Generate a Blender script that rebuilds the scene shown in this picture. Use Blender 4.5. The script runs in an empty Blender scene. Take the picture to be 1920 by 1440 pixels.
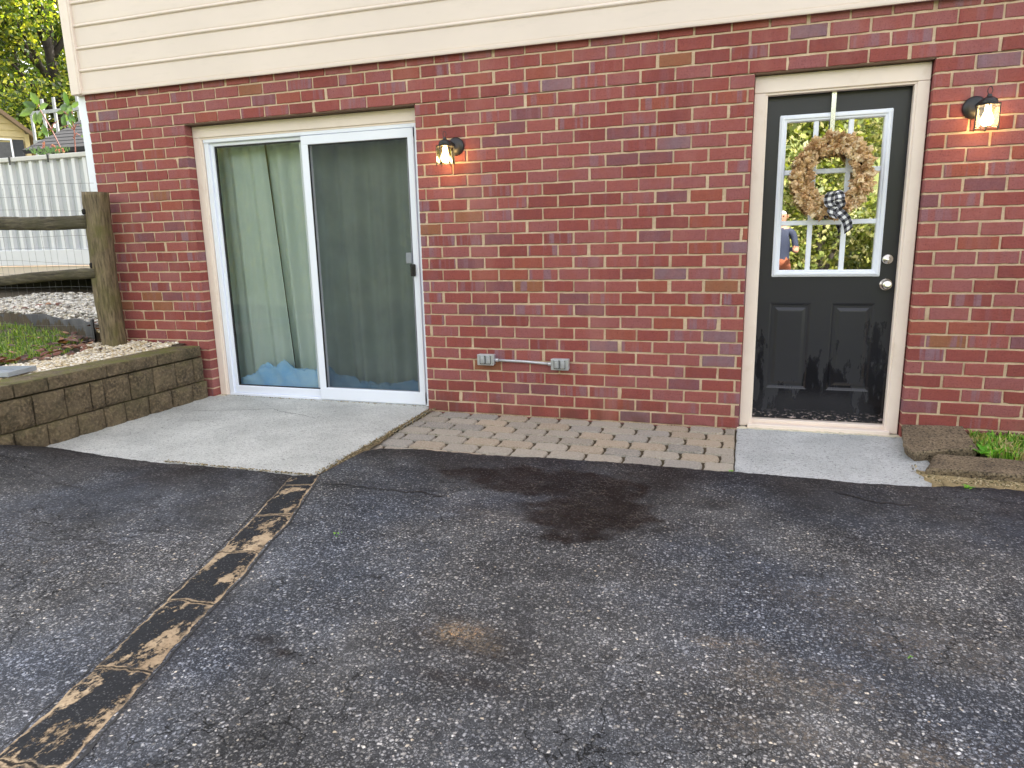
import bpy, math, random
import numpy as np
from mathutils import Vector, Matrix
R_ = math.radians
random.seed(7); rng = np.random.default_rng(7)
SC = bpy.context.scene; COL = SC.collection

# ------------------------------------------------------------------ camera, sky, sun, exposure
cam = bpy.data.objects.new('camera', bpy.data.cameras.new('camera')); COL.objects.link(cam)
cam.location = (0.0929, -4.4019, 1.1867); cam.rotation_euler = (1.3655, 0.0216, 0.3119)
cam.data.sensor_width = 36; cam.data.lens = 36*1295.5/1920; cam.data.clip_start = 0.05; cam.data.clip_end = 500
SC.camera = cam
SUN_EL, SUN_AZ = R_(44), R_(18)           # azimuth measured from +Y towards +X
W = bpy.data.worlds.new('World'); SC.world = W; W.use_nodes = True
wn = W.node_tree.nodes; wl = W.node_tree.links
sky = wn.new('ShaderNodeTexSky'); sky.sky_type = 'NISHITA'; sky.sun_disc = False
sky.sun_elevation = SUN_EL; sky.sun_rotation = SUN_AZ; sky.dust_density = 3.0; sky.air_density = 1.0; sky.ozone_density = 0.6
hs = wn.new('ShaderNodeHueSaturation'); hs.inputs['Saturation'].default_value = 0.38
bg = wn['Background']; bg.inputs['Strength'].default_value = 0.15
wl.new(sky.outputs[0], hs.inputs['Color']); tint = wn.new('ShaderNodeMix'); tint.data_type = 'RGBA'; tint.blend_type = 'MULTIPLY'; tint.inputs[0].default_value = 1; tint.inputs[7].default_value = (1.05, .985, .93, 1)
wl.new(hs.outputs[0], tint.inputs[6]); wl.new(tint.outputs[2], bg.inputs['Color'])
sun = bpy.data.objects.new('sun', bpy.data.lights.new('sun', 'SUN')); COL.objects.link(sun)
sun.data.energy = 3.6; sun.data.angle = R_(0.5); sun.data.color = (1.0, 0.95, 0.86)
sd = Vector((math.sin(SUN_AZ)*math.cos(SUN_EL), math.cos(SUN_AZ)*math.cos(SUN_EL), math.sin(SUN_EL)))
sun.rotation_euler = sd.to_track_quat('Z', 'Y').to_euler(); sun.location = (0, 0, 20)
SC.view_settings.view_transform = 'Standard'; SC.view_settings.look = 'None'
SC.view_settings.exposure = 2.4; SC.view_settings.gamma = 1.0
SC.cycles.max_bounces = 8; SC.cycles.transparent_max_bounces = 24
SC.cycles.use_denoising = True
SC.cycles.sample_clamp_indirect = 6.0

# ------------------------------------------------------------------ node helpers
def s2l(c):
    return tuple(((v/255)/12.92 if v/255 <= .04045 else ((v/255+.055)/1.055)**2.4) for v in c)
class NT:
    def __init__(s, name):
        s.m = bpy.data.materials.new(name); s.m.use_nodes = True
        s.t = s.m.node_tree; s.b = s.t.nodes['Principled BSDF']; s.out = s.t.nodes['Material Output']
        s.tc = s.n('ShaderNodeTexCoord')
    def n(s, t, **k):
        n = s.t.nodes.new(t)
        for a, v in k.items():
            if a.startswith('i_'):
                key = a[2:]; key = int(key) if key.isdigit() else key.replace('_', ' ')
                n.inputs[key].default_value = v
            else: setattr(n, a, v)
        return n
    def l(s, a, b): s.t.links.new(a, b)
    def mapping(s, scale, src=None, loc=(0, 0, 0)):
        m = s.n('ShaderNodeMapping'); m.inputs['Scale'].default_value = scale; m.inputs['Location'].default_value = loc
        s.l(src or s.tc.outputs['Object'], m.inputs['Vector']); return m.outputs[0]
    def noise(s, scale, detail=3, vec=None, rough=.55):
        n = s.n('ShaderNodeTexNoise'); n.inputs['Scale'].default_value = scale; n.inputs['Detail'].default_value = detail
        n.inputs['Roughness'].default_value = rough
        s.l(vec or s.tc.outputs['Object'], n.inputs['Vector']); return n.outputs['Fac']
    def voro(s, scale, feature='F1', vec=None):
        n = s.n('ShaderNodeTexVoronoi', feature=feature); n.inputs['Scale'].default_value = scale
        s.l(vec or s.tc.outputs['Object'], n.inputs['Vector']); return n
    def ramp(s, fac, stops, interp='LINEAR'):
        r = s.n('ShaderNodeValToRGB'); r.color_ramp.interpolation = interp
        e = r.color_ramp.elements
        while len(e) < len(stops): e.new(0.5)
        for k, (p, c) in enumerate(stops):
            e[k].position = p; e[k].color = (c, c, c, 1) if isinstance(c, (int, float)) else (*c, 1)
        s.l(fac, r.inputs[0]); return r.outputs[0]
    def mix(s, fac, a, b, mode='MIX'):
        m = s.n('ShaderNodeMix', data_type='RGBA', blend_type=mode)
        for i, v in ((0, fac), (6, a), (7, b)):
            if isinstance(v, (int, float)): m.inputs[i].default_value = v
            elif isinstance(v, tuple): m.inputs[i].default_value = (*v, 1)
            else: s.l(v, m.inputs[i])
        return m.outputs[2]
    def math(s, op, a, b=0.0, clamp=False):
        m = s.n('ShaderNodeMath', operation=op); m.use_clamp = clamp
        for i, v in ((0, a), (1, b)):
            if isinstance(v, (int, float)): m.inputs[i].default_value = v
            else: s.l(v, m.inputs[i])
        return m.outputs[0]
    def attr(s, name):
        a = s.n('ShaderNodeAttribute'); a.attribute_name = name
        sp = s.n('ShaderNodeSeparateColor'); s.l(a.outputs['Color'], sp.inputs[0]); return a.outputs['Color'], sp.outputs
    def bump(s, h, strength=.3, dist=.01, prev=None):
        b = s.n('ShaderNodeBump'); b.inputs['Strength'].default_value = strength; b.inputs['Distance'].default_value = dist
        s.l(h, b.inputs['Height'])
        if prev is not None: s.l(prev, b.inputs['Normal'])
        s.l(b.outputs[0], s.b.inputs['Normal']); return b.outputs[0]
    def base(s, c, rough=.6, metal=0.0):
        if isinstance(c, tuple): s.b.inputs['Base Color'].default_value = (*c, 1)
        else: s.l(c, s.b.inputs['Base Color'])
        if isinstance(rough, (int, float)): s.b.inputs['Roughness'].default_value = rough
        else: s.l(rough, s.b.inputs['Roughness'])
        s.b.inputs['Metallic'].default_value = metal
        return s.m
def simple(name, c, rough=.6, metal=0., var=.15, scale=6, bump=.0, bscale=60, dirt=None):
    t = NT(name); f = t.noise(scale, 5)
    col = t.mix(t.ramp(f, [(.3, 0.), (.75, 1.)]), tuple(v*(1-var) for v in c), tuple(min(1, v*(1+var)) for v in c))
    if dirt:
        col = t.mix(t.ramp(t.noise(scale*2.3, 8, rough=.7), [(.55, 0.), (.75, dirt[1])]), col, dirt[0])
    t.base(col, rough, metal)
    if bump: t.bump(t.noise(bscale, 4), bump, .004)
    return t.m

# ------------------------------------------------------------------ mesh helpers
class MB:
    def __init__(s): s.v = []; s.f = []; s.mi = []; s.c = []; s.cur = 0; s.col = None
    def face(s, idx, col=None):
        s.f.append(idx); s.mi.append(s.cur); s.c.append(col or s.col or (1, 1, 1))
    def poly(s, pts, col=None):
        b = len(s.v); s.v += [tuple(p) for p in pts]; s.face(tuple(range(b, b+len(pts))), col)
    def box(s, x0, x1, y0, y1, z0, z1, bev=0.0, col=None):
        if bev <= 0:
            b = len(s.v)
            s.v += [(x, y, z) for z in (z0, z1) for y in (y0, y1) for x in (x0, x1)]
            for q in ((0, 2, 3, 1), (4, 5, 7, 6), (0, 1, 5, 4), (2, 6, 7, 3), (0, 4, 6, 2), (1, 3, 7, 5)):
                s.face(tuple(b+i for i in q), col)
            return
        e = bev; b = len(s.v); P = {}
        for ix, x in ((0, x0), (1, x1)):
            for iy, y in ((0, y0), (1, y1)):
                for iz, z in ((0, z0), (1, z1)):
                    dx = e if ix == 0 else -e; dy = e if iy == 0 else -e; dz = e if iz == 0 else -e
                    for ax, p in (('x', (x, y+dy, z+dz)), ('y', (x+dx, y, z+dz)), ('z', (x+dx, y+dy, z))):
                        P[(ix, iy, iz, ax)] = len(s.v); s.v.append(p)
        for i in (0, 1):
            s.face([P[(i, a, c, 'x')] for a, c in ((0, 0), (1, 0), (1, 1), (0, 1))], col)
            s.face([P[(a, i, c, 'y')] for a, c in ((0, 0), (1, 0), (1, 1), (0, 1))], col)
            s.face([P[(a, c, i, 'z')] for a, c in ((0, 0), (1, 0), (1, 1), (0, 1))], col)
        for i in (0, 1):
            for j in (0, 1):
                s.face([P[(i, j, 0, 'x')], P[(i, j, 1, 'x')], P[(i, j, 1, 'y')], P[(i, j, 0, 'y')]], col)
                s.face([P[(i, 0, j, 'x')], P[(i, 1, j, 'x')], P[(i, 1, j, 'z')], P[(i, 0, j, 'z')]], col)
                s.face([P[(0, i, j, 'y')], P[(1, i, j, 'y')], P[(1, i, j, 'z')], P[(0, i, j, 'z')]], col)
                for k in (0, 1): s.face([P[(i, j, k, 'x')], P[(i, j, k, 'y')], P[(i, j, k, 'z')]], col)
    def tube(s, pts, r, n=8, cap=True, col=None):
        pts = [Vector(p) for p in pts]; rr = r if isinstance(r, (list, tuple)) else [r]*len(pts)
        b = len(s.v)
        for k, p in enumerate(pts):
            d = (pts[min(k+1, len(pts)-1)]-pts[max(k-1, 0)]).normalized()
            u = d.cross(Vector((0, 0, 1)) if abs(d.z) < .9 else Vector((1, 0, 0))).normalized(); w = d.cross(u)
            for i in range(n):
                a = 2*math.pi*i/n; s.v.append(tuple(p+u*math.cos(a)*rr[k]+w*math.sin(a)*rr[k]))
        for k in range(len(pts)-1):
            for i in range(n):
                j = (i+1) % n; s.face((b+k*n+i, b+k*n+j, b+(k+1)*n+j, b+(k+1)*n+i), col)
        if cap: s.face(tuple(b+i for i in range(n))[::-1], col); s.face(tuple(b+(len(pts)-1)*n+i for i in range(n)), col)
    def lathe(s, prof, c, axis='z', n=24, col=None):
        b = len(s.v)
        for (r, h) in prof:
            for i in range(n):
                a = 2*math.pi*i/n
                if axis == 'z': s.v.append((c[0]+r*math.cos(a), c[1]+r*math.sin(a), c[2]+h))
                else: s.v.append((c[0]+r*math.cos(a), c[1]+h, c[2]+r*math.sin(a)))
        for k in range(len(prof)-1):
            for i in range(n):
                j = (i+1) % n; s.face((b+k*n+i, b+k*n+j, b+(k+1)*n+j, b+(k+1)*n+i), col)
        s.face(tuple(b+i for i in range(n)), col); s.face(tuple(b+(len(prof)-1)*n+i for i in range(n)), col)
    def build(s, name, mats, parent=None, smooth=False, loc=None, fix=True):
        me = bpy.data.meshes.new(name)
        v = s.v
        if loc: v = [(p[0]-loc[0], p[1]-loc[1], p[2]-loc[2]) for p in v]
        me.from_pydata(v, [], s.f)
        for m in (mats if isinstance(mats, (list, tuple)) else [mats]): me.materials.append(m)
        me.polygons.foreach_set('material_index', s.mi)
        at = me.attributes.new('tint', 'FLOAT_COLOR', 'FACE')
        c = np.ones((len(s.f), 4), np.float32); c[:, :3] = np.array(s.c, np.float32); at.data.foreach_set('color', c.ravel())
        if smooth: me.polygons.foreach_set('use_smooth', [True]*len(s.f))
        if fix:
            import bmesh
            bm = bmesh.new(); bm.from_mesh(me); bmesh.ops.recalc_face_normals(bm, faces=bm.faces); bm.to_mesh(me); bm.free()
        me.update()
        o = bpy.data.objects.new(name, me); COL.objects.link(o)
        if loc and parent is None: o.location = loc
        if parent is not None:
            o.parent = parent
        return o
def tag(o, label, cat=None, group=None, kind=None):
    if label: o['label'] = label
    if cat: o['category'] = cat
    if group: o['group'] = group
    if kind: o['kind'] = kind
    return o
def thing(name, label, cat, loc=(0, 0, 0), group=None, rz=0):
    o = bpy.data.objects.new(name, None); COL.objects.link(o); o.location = loc; o.rotation_euler = (0, 0, rz)
    o.empty_display_size = .1
    return tag(o, label, cat, group)
def copy_tree(o, parent=None):
    c = o.copy(); COL.objects.link(c); c.parent = parent
    for ch in [x for x in bpy.data.objects if x.parent == o]: copy_tree(ch, c)
    return c
def struct(name, mb, m, **k):
    o = mb.build(name, m, **k); o['kind'] = 'structure'; return o

_lat = rng.random((64, 64))
def vnoise(x, y):
    x = np.asarray(x, float); y = np.asarray(y, float)
    xi = np.floor(x).astype(int); yi = np.floor(y).astype(int); fx = x-xi; fy = y-yi
    fx = fx*fx*(3-2*fx); fy = fy*fy*(3-2*fy)
    g = lambda a, b: _lat[a % 64, b % 64]
    return (g(xi, yi)*(1-fx)+g(xi+1, yi)*fx)*(1-fy)+(g(xi, yi+1)*(1-fx)+g(xi+1, yi+1)*fx)*fy
def fbm(x, y, o=4):
    s = 0; a = .5
    for k in range(o): s = s+a*vnoise(x*2**k+13*k, y*2**k+7*k); a *= .5
    return s
def sst(a, b, x):
    t = np.clip((np.asarray(x, float)-a)/(b-a), 0, 1); return t*t*(3-2*t)

# ------------------------------------------------------------------ materials
def m_brick():
    t = NT('brick'); col, c = t.attr('tint')
    base = t.ramp(c[0], [(0, s2l((148, 80, 76))), (.22, s2l((158, 92, 88))), (.44, s2l((138, 75, 72))), (.60, s2l((153, 94, 94))),
                         (.84, s2l((156, 88, 75))), (.91, s2l((130, 86, 92))), (.96, s2l((136, 108, 117))), (.988, s2l((150, 102, 76)))], 'CONSTANT')
    off = t.n('ShaderNodeCombineXYZ'); t.l(t.math('MULTIPLY', c[2], 91.), off.inputs[0]); t.l(t.math('MULTIPLY', c[0], 57.), off.inputs[1])
    add = t.n('ShaderNodeVectorMath', operation='ADD'); t.l(t.mapping((22, 1, 1.5)), add.inputs[0]); t.l(off.outputs[0], add.inputs[1])
    band = t.ramp(t.noise(1.0, 2, add.outputs[0]), [(.50, 0.), (.60, 1.)])
    band = t.math('MULTIPLY', band, c[1])
    col = t.mix(band, base, s2l((142, 112, 124)))
    n1 = t.noise(35, 6, rough=.7)
    col = t.mix(t.ramp(n1, [(.35, .0), (.7, .55)]), col, t.mix(.45, col, s2l((96, 44, 42))))
    col = t.mix(t.ramp(t.noise(9, 4), [(.45, 0.), (.7, .3)]), col, s2l((158, 84, 66)))
    col = t.mix(t.ramp(t.noise(230, 2), [(.68, 0.), (.76, .45)]), col, s2l((205, 180, 165)))
    col = t.mix(t.ramp(t.noise(120, 5, t.mapping((1, 1, 1)), .75), [(.36, .55), (.46, 0.)]), col, s2l((78, 40, 38)))
    zz = t.n('ShaderNodeSeparateXYZ'); t.l(t.tc.outputs['Object'], zz.inputs[0])
    low = t.math('MULTIPLY', t.ramp(zz.outputs[2], [(0., 1.), (.22, 0.)]), t.ramp(t.noise(5, 6), [(.40, 0.), (.62, .7)]))
    col = t.mix(low, col, s2l((98, 66, 56)))
    wash = t.math('MULTIPLY', t.ramp(t.noise(2.2, 6, t.mapping((1.6, 1, .5)), .6), [(.52, 0.), (.72, .30)]), 1.0)
    col = t.mix(wash, col, s2l((176, 128, 120)))
    t.base(col, .78)
    h = t.math('ADD', t.noise(90, 5, rough=.7), t.math('MULTIPLY', t.noise(14, 3, t.mapping((1, 1, 5))), .8))
    t.b.inputs['Specular IOR Level'].default_value = .2
    t.bump(h, .5, .004); return t.m
def m_mortar():
    t = NT('mortar')
    col = t.mix(t.ramp(t.noise(7, 5), [(.3, 0.), (.7, 1.)]), s2l((192, 166, 138)), s2l((218, 196, 168)))
    col = t.mix(t.ramp(t.noise(150, 3), [(.5, 0.), (.75, .4)]), col, s2l((150, 122, 96)))
    t.base(col, .9); t.bump(t.noise(120, 4), .6, .004); return t.m
def m_asphalt():
    t = NT('asphalt'); ac, a = t.attr('mark')   # r dark sealer / oil, g tan-rust, b wear
    obj = t.tc.outputs['Object']
    warp = t.n('ShaderNodeVectorMath', operation='ADD'); t.l(obj, warp.inputs[0])
    nz = t.n('ShaderNodeTexNoise'); nz.inputs['Scale'].default_value = 42; nz.inputs['Detail'].default_value = 4; t.l(obj, nz.inputs['Vector'])
    sc = t.n('ShaderNodeVectorMath', operation='SCALE'); sc.inputs['Scale'].default_value = .020; t.l(nz.outputs['Color'], sc.inputs[0]); t.l(sc.outputs[0], warp.inputs[1])
    vv = warp.outputs[0]
    v1 = t.voro(90, vec=vv); v2 = t.voro(185, vec=vv)
    def stones(v, lo, hi):
        sp = t.n('ShaderNodeSeparateColor'); t.l(v.outputs['Color'], sp.inputs[0])
        body = t.ramp(v.outputs['Distance'], [(.28, 1.), (.52, 0.)])
        br = t.ramp(sp.outputs[0], [(0, 0.), (lo, .0), (hi, .65), (1, 1.)])
        return t.math('MULTIPLY', body, br), sp
    s1, sp1 = stones(v1, .22, .80); s2, sp2 = stones(v2, .25, .85)
    binder = t.mix(t.ramp(t.noise(2.2, 6), [(.3, 0.), (.7, 1.)]), (.026, .028, .033), (.058, .062, .069))
    stone1 = t.ramp(sp1.outputs[1], [(0, (.13, .142, .165)), (.35, (.33, .345, .385)), (.6, (.20, .195, .185)), (.85, (.48, .49, .52)), (.95, (.68, .67, .66)), (1, (.8, .70, .55))])
    expo = t.math('ADD', t.math('MULTIPLY', a[2], .9), t.math('MULTIPLY', t.noise(3.5, 5), .35))
    expo = t.math('MULTIPLY', t.math('MULTIPLY', expo, 1.12), t.math('SUBTRACT', 1.0, t.math('MULTIPLY', a[0], .80)), True)
    col = t.mix(t.math('MULTIPLY', s2, t.math('MULTIPLY', expo, 1.0)), binder, (.27, .285, .315))
    col = t.mix(t.math('MULTIPLY', s1, t.math('ADD', expo, .06, True)), col, stone1)
    # larger bright flecks
    v3 = t.voro(46, vec=vv); sp3 = t.n('ShaderNodeSeparateColor'); t.l(v3.outputs['Color'], sp3.inputs[0])
    fl = t.math('MULTIPLY', t.ramp(v3.outputs['Distance'], [(.10, 1.), (.17, 0.)]), t.ramp(sp3.outputs[0], [(.80, 0.), (.85, .8)]))
    col = t.mix(t.math('MULTIPLY', fl, t.math('ADD', t.math('MULTIPLY', expo, .8), .12, True)), col, t.ramp(sp3.outputs[1], [(0, (.45, .46, .49)), (.8, (.62, .60, .57)), (1, (.55, .38, .22))]))
    crk2 = t.voro(26, 'DISTANCE_TO_EDGE'); t.l(vv, crk2.inputs['Vector'])
    web = t.math('MULTIPLY', t.ramp(crk2.outputs['Distance'], [(.0, 1.), (.05, 0.)]), t.ramp(t.noise(6, 4), [(.46, 0.), (.58, .8)]))
    col = t.mix(t.math('MULTIPLY', a[0], .90), col, t.mix(web, (.011, .0072, .0065), (.11, .10, .092)))
    blot = t.ramp(t.math('ADD', t.math('MULTIPLY', t.noise(1.3, 7, rough=.65), .6), t.math('MULTIPLY', t.noise(5, 6, t.mapping((1, 1.8, 1)), .65), .4)), [(.36, .55), (.50, 1.0), (.62, 1.5)])
    col = t.mix(1.0, col, blot, 'MULTIPLY')
    hue = t.mix(t.ramp(t.noise(.9, 4), [(.42, 0.), (.58, 1.)]), (1.06, 1.0, .92), (.96, 1.0, 1.08)); col = t.mix(1.0, col, hue, 'MULTIPLY')
    gr = t.ramp(t.noise(260, 2), [(.35, .55), (.65, 1.5)]); col = t.mix(1.0, col, gr, 'MULTIPLY')
    tan = t.math('MULTIPLY', a[1], t.math('MULTIPLY', t.ramp(t.noise(45, 5), [(.35, .15), (.6, 1.)]), t.ramp(t.noise(120, 4, rough=.7), [(.44, .12), (.56, 1.)])))
    col = t.mix(tan, col, t.mix(t.ramp(t.noise(60, 3), [(.45, 0.), (.6, 1.)]), (.16, .125, .085), (.32, .24, .16)))
    col = t.mix(t.math('MULTIPLY', t.ramp(a[1], [(.55, 0.), (.9, 1.)]), t.math('MULTIPLY', s2, t.ramp(t.noise(50, 3), [(.42, 0.), (.55, 1.)]))), col, (.85, .42, .14))
    # fine network of cracks
    cw = t.voro(5.5, 'DISTANCE_TO_EDGE', vec=t.mapping((1, 1, 1)))
    nzw = t.n('ShaderNodeVectorMath', operation='ADD'); sc2 = t.n('ShaderNodeVectorMath', operation='SCALE'); sc2.inputs['Scale'].default_value = .35
    nz2 = t.n('ShaderNodeTexNoise'); nz2.inputs['Scale'].default_value = 5; nz2.inputs['Detail'].default_value = 6; t.l(obj, nz2.inputs['Vector'])
    t.l(nz2.outputs['Color'], sc2.inputs[0]); t.l(obj, nzw.inputs[0]); t.l(sc2.outputs[0], nzw.inputs[1]); t.l(nzw.outputs[0], cw.inputs['Vector'])
    cr = t.math('MULTIPLY', t.ramp(cw.outputs['Distance'], [(0., 1.), (.012, 0.)]), t.ramp(t.noise(1.1, 3), [(.50, 0.), (.57, .9)]))
    col = t.mix(cr, col, (.012, .012, .012))
    rough = t.math('SUBTRACT', .72, t.math('MULTIPLY', s1, .30))
    t.base(col, rough)
    t.l(t.math('ADD', .16, t.math('MULTIPLY', s1, .5)), t.b.inputs['Specular IOR Level'])
    h = t.math('ADD', t.math('MULTIPLY', s1, .8), t.math('MULTIPLY', s2, .5)); h = t.math('SUBTRACT', t.math('ADD', h, t.math('MULTIPLY', t.noise(25, 5), .8)), t.math('MULTIPLY', cr, 2.0))
    t.bump(h, .8, .006); return t.m
def m_concrete(name, a, b, fleck, fd=.45):
    t = NT(name)
    col = t.mix(t.ramp(t.noise(3, 6), [(.3, 0.), (.7, 1.)]), a, b)
    v = t.voro(115); sp = t.n('ShaderNodeSeparateColor'); t.l(v.outputs['Color'], sp.inputs[0])
    col = t.mix(t.math('MULTIPLY', t.ramp(v.outputs['Distance'], [(.2, 1.), (.45, 0.)]), t.ramp(sp.outputs[0], [(.3, 0.), (.8, fd), (1, 1.)])), col, fleck)
    col = t.mix(t.ramp(t.noise(190, 3), [(.5, 0.), (.7, .5)]), col, tuple(min(1, v*1.5) for v in b))
    col = t.mix(t.ramp(t.noise(48, 5, t.mapping((1, 2.2, 1)), rough=.7), [(.56, 0.), (.63, .75)]), col, fleck)
    t.base(col, .85); t.bump(t.math('SUBTRACT', t.math('ADD', t.noise(110, 4), t.math('MULTIPLY', t.noise(45, 5, t.mapping((1, 2.2, 1))), 1.4)), t.math('MULTIPLY', v.outputs['Distance'], .9)), .9, .006); return t.m
def m_strip():
    t = NT('strip_concrete'); 
    uv = t.n('ShaderNodeUVMap'); uv.uv_map = 'strip'
    su = t.n('ShaderNodeSeparateXYZ'); t.l(uv.outputs[0], su.inputs[0])
    nz = t.math('ADD', t.math('MULTIPLY', t.noise(7, 9, t.mapping((1.6, .8, 1)), .68), .8), t.math('MULTIPLY', t.noise(75, 5, rough=.7), .2))
    worn = t.ramp(t.math('ADD', nz, t.math('MULTIPLY', t.math('SUBTRACT', t.noise(1.7, 2), .5), .25)), [(.515, 0.), (.550, 1.)])
    edge = t.math('MULTIPLY', t.math('ABSOLUTE', t.math('SUBTRACT', su.outputs[0], .5)), 2.)
    en = t.math('ADD', edge, t.math('MULTIPLY', t.math('SUBTRACT', t.noise(30, 6, rough=.7), .5), .55))
    em = t.math('MULTIPLY', t.ramp(en, [(.80, 0.), (.86, 1.)]), t.ramp(t.noise(9, 4), [(.36, .15), (.50, 1.)]))
    jn = t.math('ABSOLUTE', t.math('SUBTRACT', t.math('FRACT', t.math('ADD', su.outputs[1], t.math('MULTIPLY', t.noise(14, 5), .16))), .5))
    jm = t.math('MULTIPLY', t.ramp(jn, [(0., 1.), (.018, 1.), (.035, 0.)]), t.ramp(t.noise(16, 4), [(.38, .2), (.50, 1.)]))
    m = t.math('MAXIMUM', worn, t.math('MAXIMUM', em, jm))
    m = t.math('MULTIPLY', m, t.ramp(t.noise(150, 4, rough=.7), [(.30, .5), (.42, 1.)]))
    tan = t.mix(t.ramp(t.noise(8, 6), [(.35, 0.), (.65, 1.)]), s2l((152, 132, 106)), s2l((192, 170, 140)))
    tan = t.mix(t.ramp(t.noise(70, 6, rough=.7), [(.50, 0.), (.70, .6)]), tan, s2l((104, 86, 66)))
    sv = t.voro(150); ssp = t.n('ShaderNodeSeparateColor'); t.l(sv.outputs['Color'], ssp.inputs[0])
    drk = t.mix(t.math('MULTIPLY', t.ramp(sv.outputs['Distance'], [(.2, 1.), (.45, 0.)]), t.ramp(ssp.outputs[0], [(.6, 0.), (.9, .8)])), t.mix(t.noise(30, 5), (.010, .011, .013), (.026, .028, .032)), (.14, .14, .145))
    col = t.mix(m, drk, tan)
    crk = t.ramp(jn, [(0., 1.), (.007, 1.), (.014, 0.)]); col = t.mix(crk, col, (.02, .017, .014))
    ek = t.ramp(en, [(.90, 0.), (.96, .8)]); col = t.mix(t.math('MULTIPLY', ek, t.ramp(t.noise(11, 5), [(.45, 0.), (.52, 1.)])), col, (.018, .016, .014))
    t.b.inputs['Specular IOR Level'].default_value = .2
    t.base(col, .8); t.bump(t.math('ADD', t.noise(90, 4), t.math('MULTIPLY', m, -1.2)), .8, .004); return t.m
def m_tint(name, rough=.6, trans=0.0, bump=0.0, bscale=40, var=None):
    t = NT(name); col, c = t.attr('tint')
    if var: col = t.mix(t.ramp(t.noise(var[0], 5), [(.35, 0.), (.7, var[1])]), col, var[2])
    t.base(col, rough)
    if bump: t.bump(t.noise(bscale, 4), bump, .004)
    if trans:
        tr = t.n('ShaderNodeBsdfTranslucent'); t.l(t.mix(1.0, col, (1.6, 1.7, .5), 'MULTIPLY'), tr.inputs[0])
        mx = t.n('ShaderNodeMixShader'); mx.inputs[0].default_value = trans
        t.l(t.b.outputs[0], mx.inputs[1]); t.l(tr.outputs[0], mx.inputs[2]); t.l(mx.outputs[0], t.out.inputs[0])
    return t.m
def m_glass(name, refl=1.0, tint=(1, 1, 1), floor=.04):
    t = NT(name); t.t.nodes.remove(t.b)
    tr = t.n('ShaderNodeBsdfTransparent'); tr.inputs[0].default_value = (*tint, 1)
    gl = t.n('ShaderNodeBsdfGlossy'); gl.inputs['Roughness'].default_value = .012
    b = t.n('ShaderNodeBump'); b.inputs['Strength'].default_value = .03; b.inputs['Distance'].default_value = .002
    t.l(t.noise(7, 2), b.inputs['Height']); t.l(b.outputs[0], gl.inputs['Normal'])
    fr = t.n('ShaderNodeFresnel'); fr.inputs[0].default_value = 1.5
    f = t.math('ADD', t.math('MULTIPLY', fr.outputs[0], refl), floor, True)
    mx = t.n('ShaderNodeMixShader'); t.l(f, mx.inputs[0]); t.l(tr.outputs[0], mx.inputs[1]); t.l(gl.outputs[0], mx.inputs[2])
    t.l(mx.outputs[0], t.out.inputs[0]); return t.m
def m_screen():
    t = NT('insect_screen'); tr = t.n('ShaderNodeBsdfTransparent'); 
    mx = t.n('ShaderNodeMixShader')
    t.base((.035, .04, .045), .6)
    f = t.ramp(t.noise(4, 4), [(.3, .40), (.7, .50)]); t.l(f, mx.inputs[0]); t.l(tr.outputs[0], mx.inputs[1]); t.l(t.b.outputs[0], mx.inputs[2]); t.l(mx.outputs[0], t.out.inputs[0]); return t.m
def m_emit(name, c, s):
    t = NT(name); t.b.inputs['Emission Color'].default_value = (*c, 1); t.b.inputs['Emission Strength'].default_value = s
    t.b.inputs['Base Color'].default_value = (.9, .85, .75, 1); return t.m
def m_siding(name, c):
    t = NT(name)
    col = t.mix(t.ramp(t.noise(1.2, 5), [(.3, 0.), (.7, 1.)]), tuple(v*.95 for v in c), tuple(v*1.03 for v in c))
    col = t.mix(t.ramp(t.noise(6, 6, t.mapping((.6, 1, 3)), .7), [(.55, 0.), (.8, .18)]), col, (.42, .37, .30))
    t.base(col, .48); t.bump(t.noise(30, 4, t.mapping((.15, 1, 3))), .06, .003); return t.m
def m_wood(name, a, b, moss):
    t = NT(name)
    g = t.noise(7, 6, t.mapping((1, 8, 8)) if name == 'rail_wood' else t.mapping((8, 8, 1)), .65)
    col = t.mix(t.ramp(g, [(.35, 0.), (.65, 1.)]), a, b)
    col = t.mix(t.ramp(t.noise(6, 5), [(.45, 0.), (.65, .75)]), col, moss)
    t.base(col, .85); t.bump(t.math('ADD', g, t.math('MULTIPLY', t.noise(60, 3), .3)), .9, .012); return t.m
def m_block():
    t = NT('split_block'); _, c = t.attr('tint')
    col = t.mix(t.ramp(t.noise(9, 6), [(.3, 0.), (.7, 1.)]), s2l((76, 66, 52)), s2l((128, 112, 88)))
    col = t.mix(t.ramp(t.noise(60, 5), [(.45, 0.), (.7, .8)]), col, s2l((160, 140, 110)))
    col = t.mix(t.ramp(t.noise(38, 5), [(.56, 0.), (.72, .6)]), col, s2l((48, 43, 36)))
    ge = t.n('ShaderNodeNewGeometry'); sp = t.n('ShaderNodeSeparateXYZ'); t.l(ge.outputs['Normal'], sp.inputs[0])
    up = t.ramp(sp.outputs[2], [(.25, .05), (.8, 1.)])
    moss = t.math('MULTIPLY', t.math('MULTIPLY', up, c[0]), t.ramp(t.noise(7, 6), [(.38, 0.), (.58, .9)]))
    col = t.mix(moss, col, t.mix(t.noise(40, 4), s2l((92, 92, 36)), s2l((128, 126, 54))))
    col = t.mix(t.ramp(t.noise(4, 5), [(.5, 0.), (.68, .3)]), col, s2l((74, 74, 48)))
    t.base(col, .92); t.bump(t.math('ADD', t.noise(55, 7, rough=.75), t.math('MULTIPLY', t.noise(16, 5), 1.5)), 1.0, .024); return t.m

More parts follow.
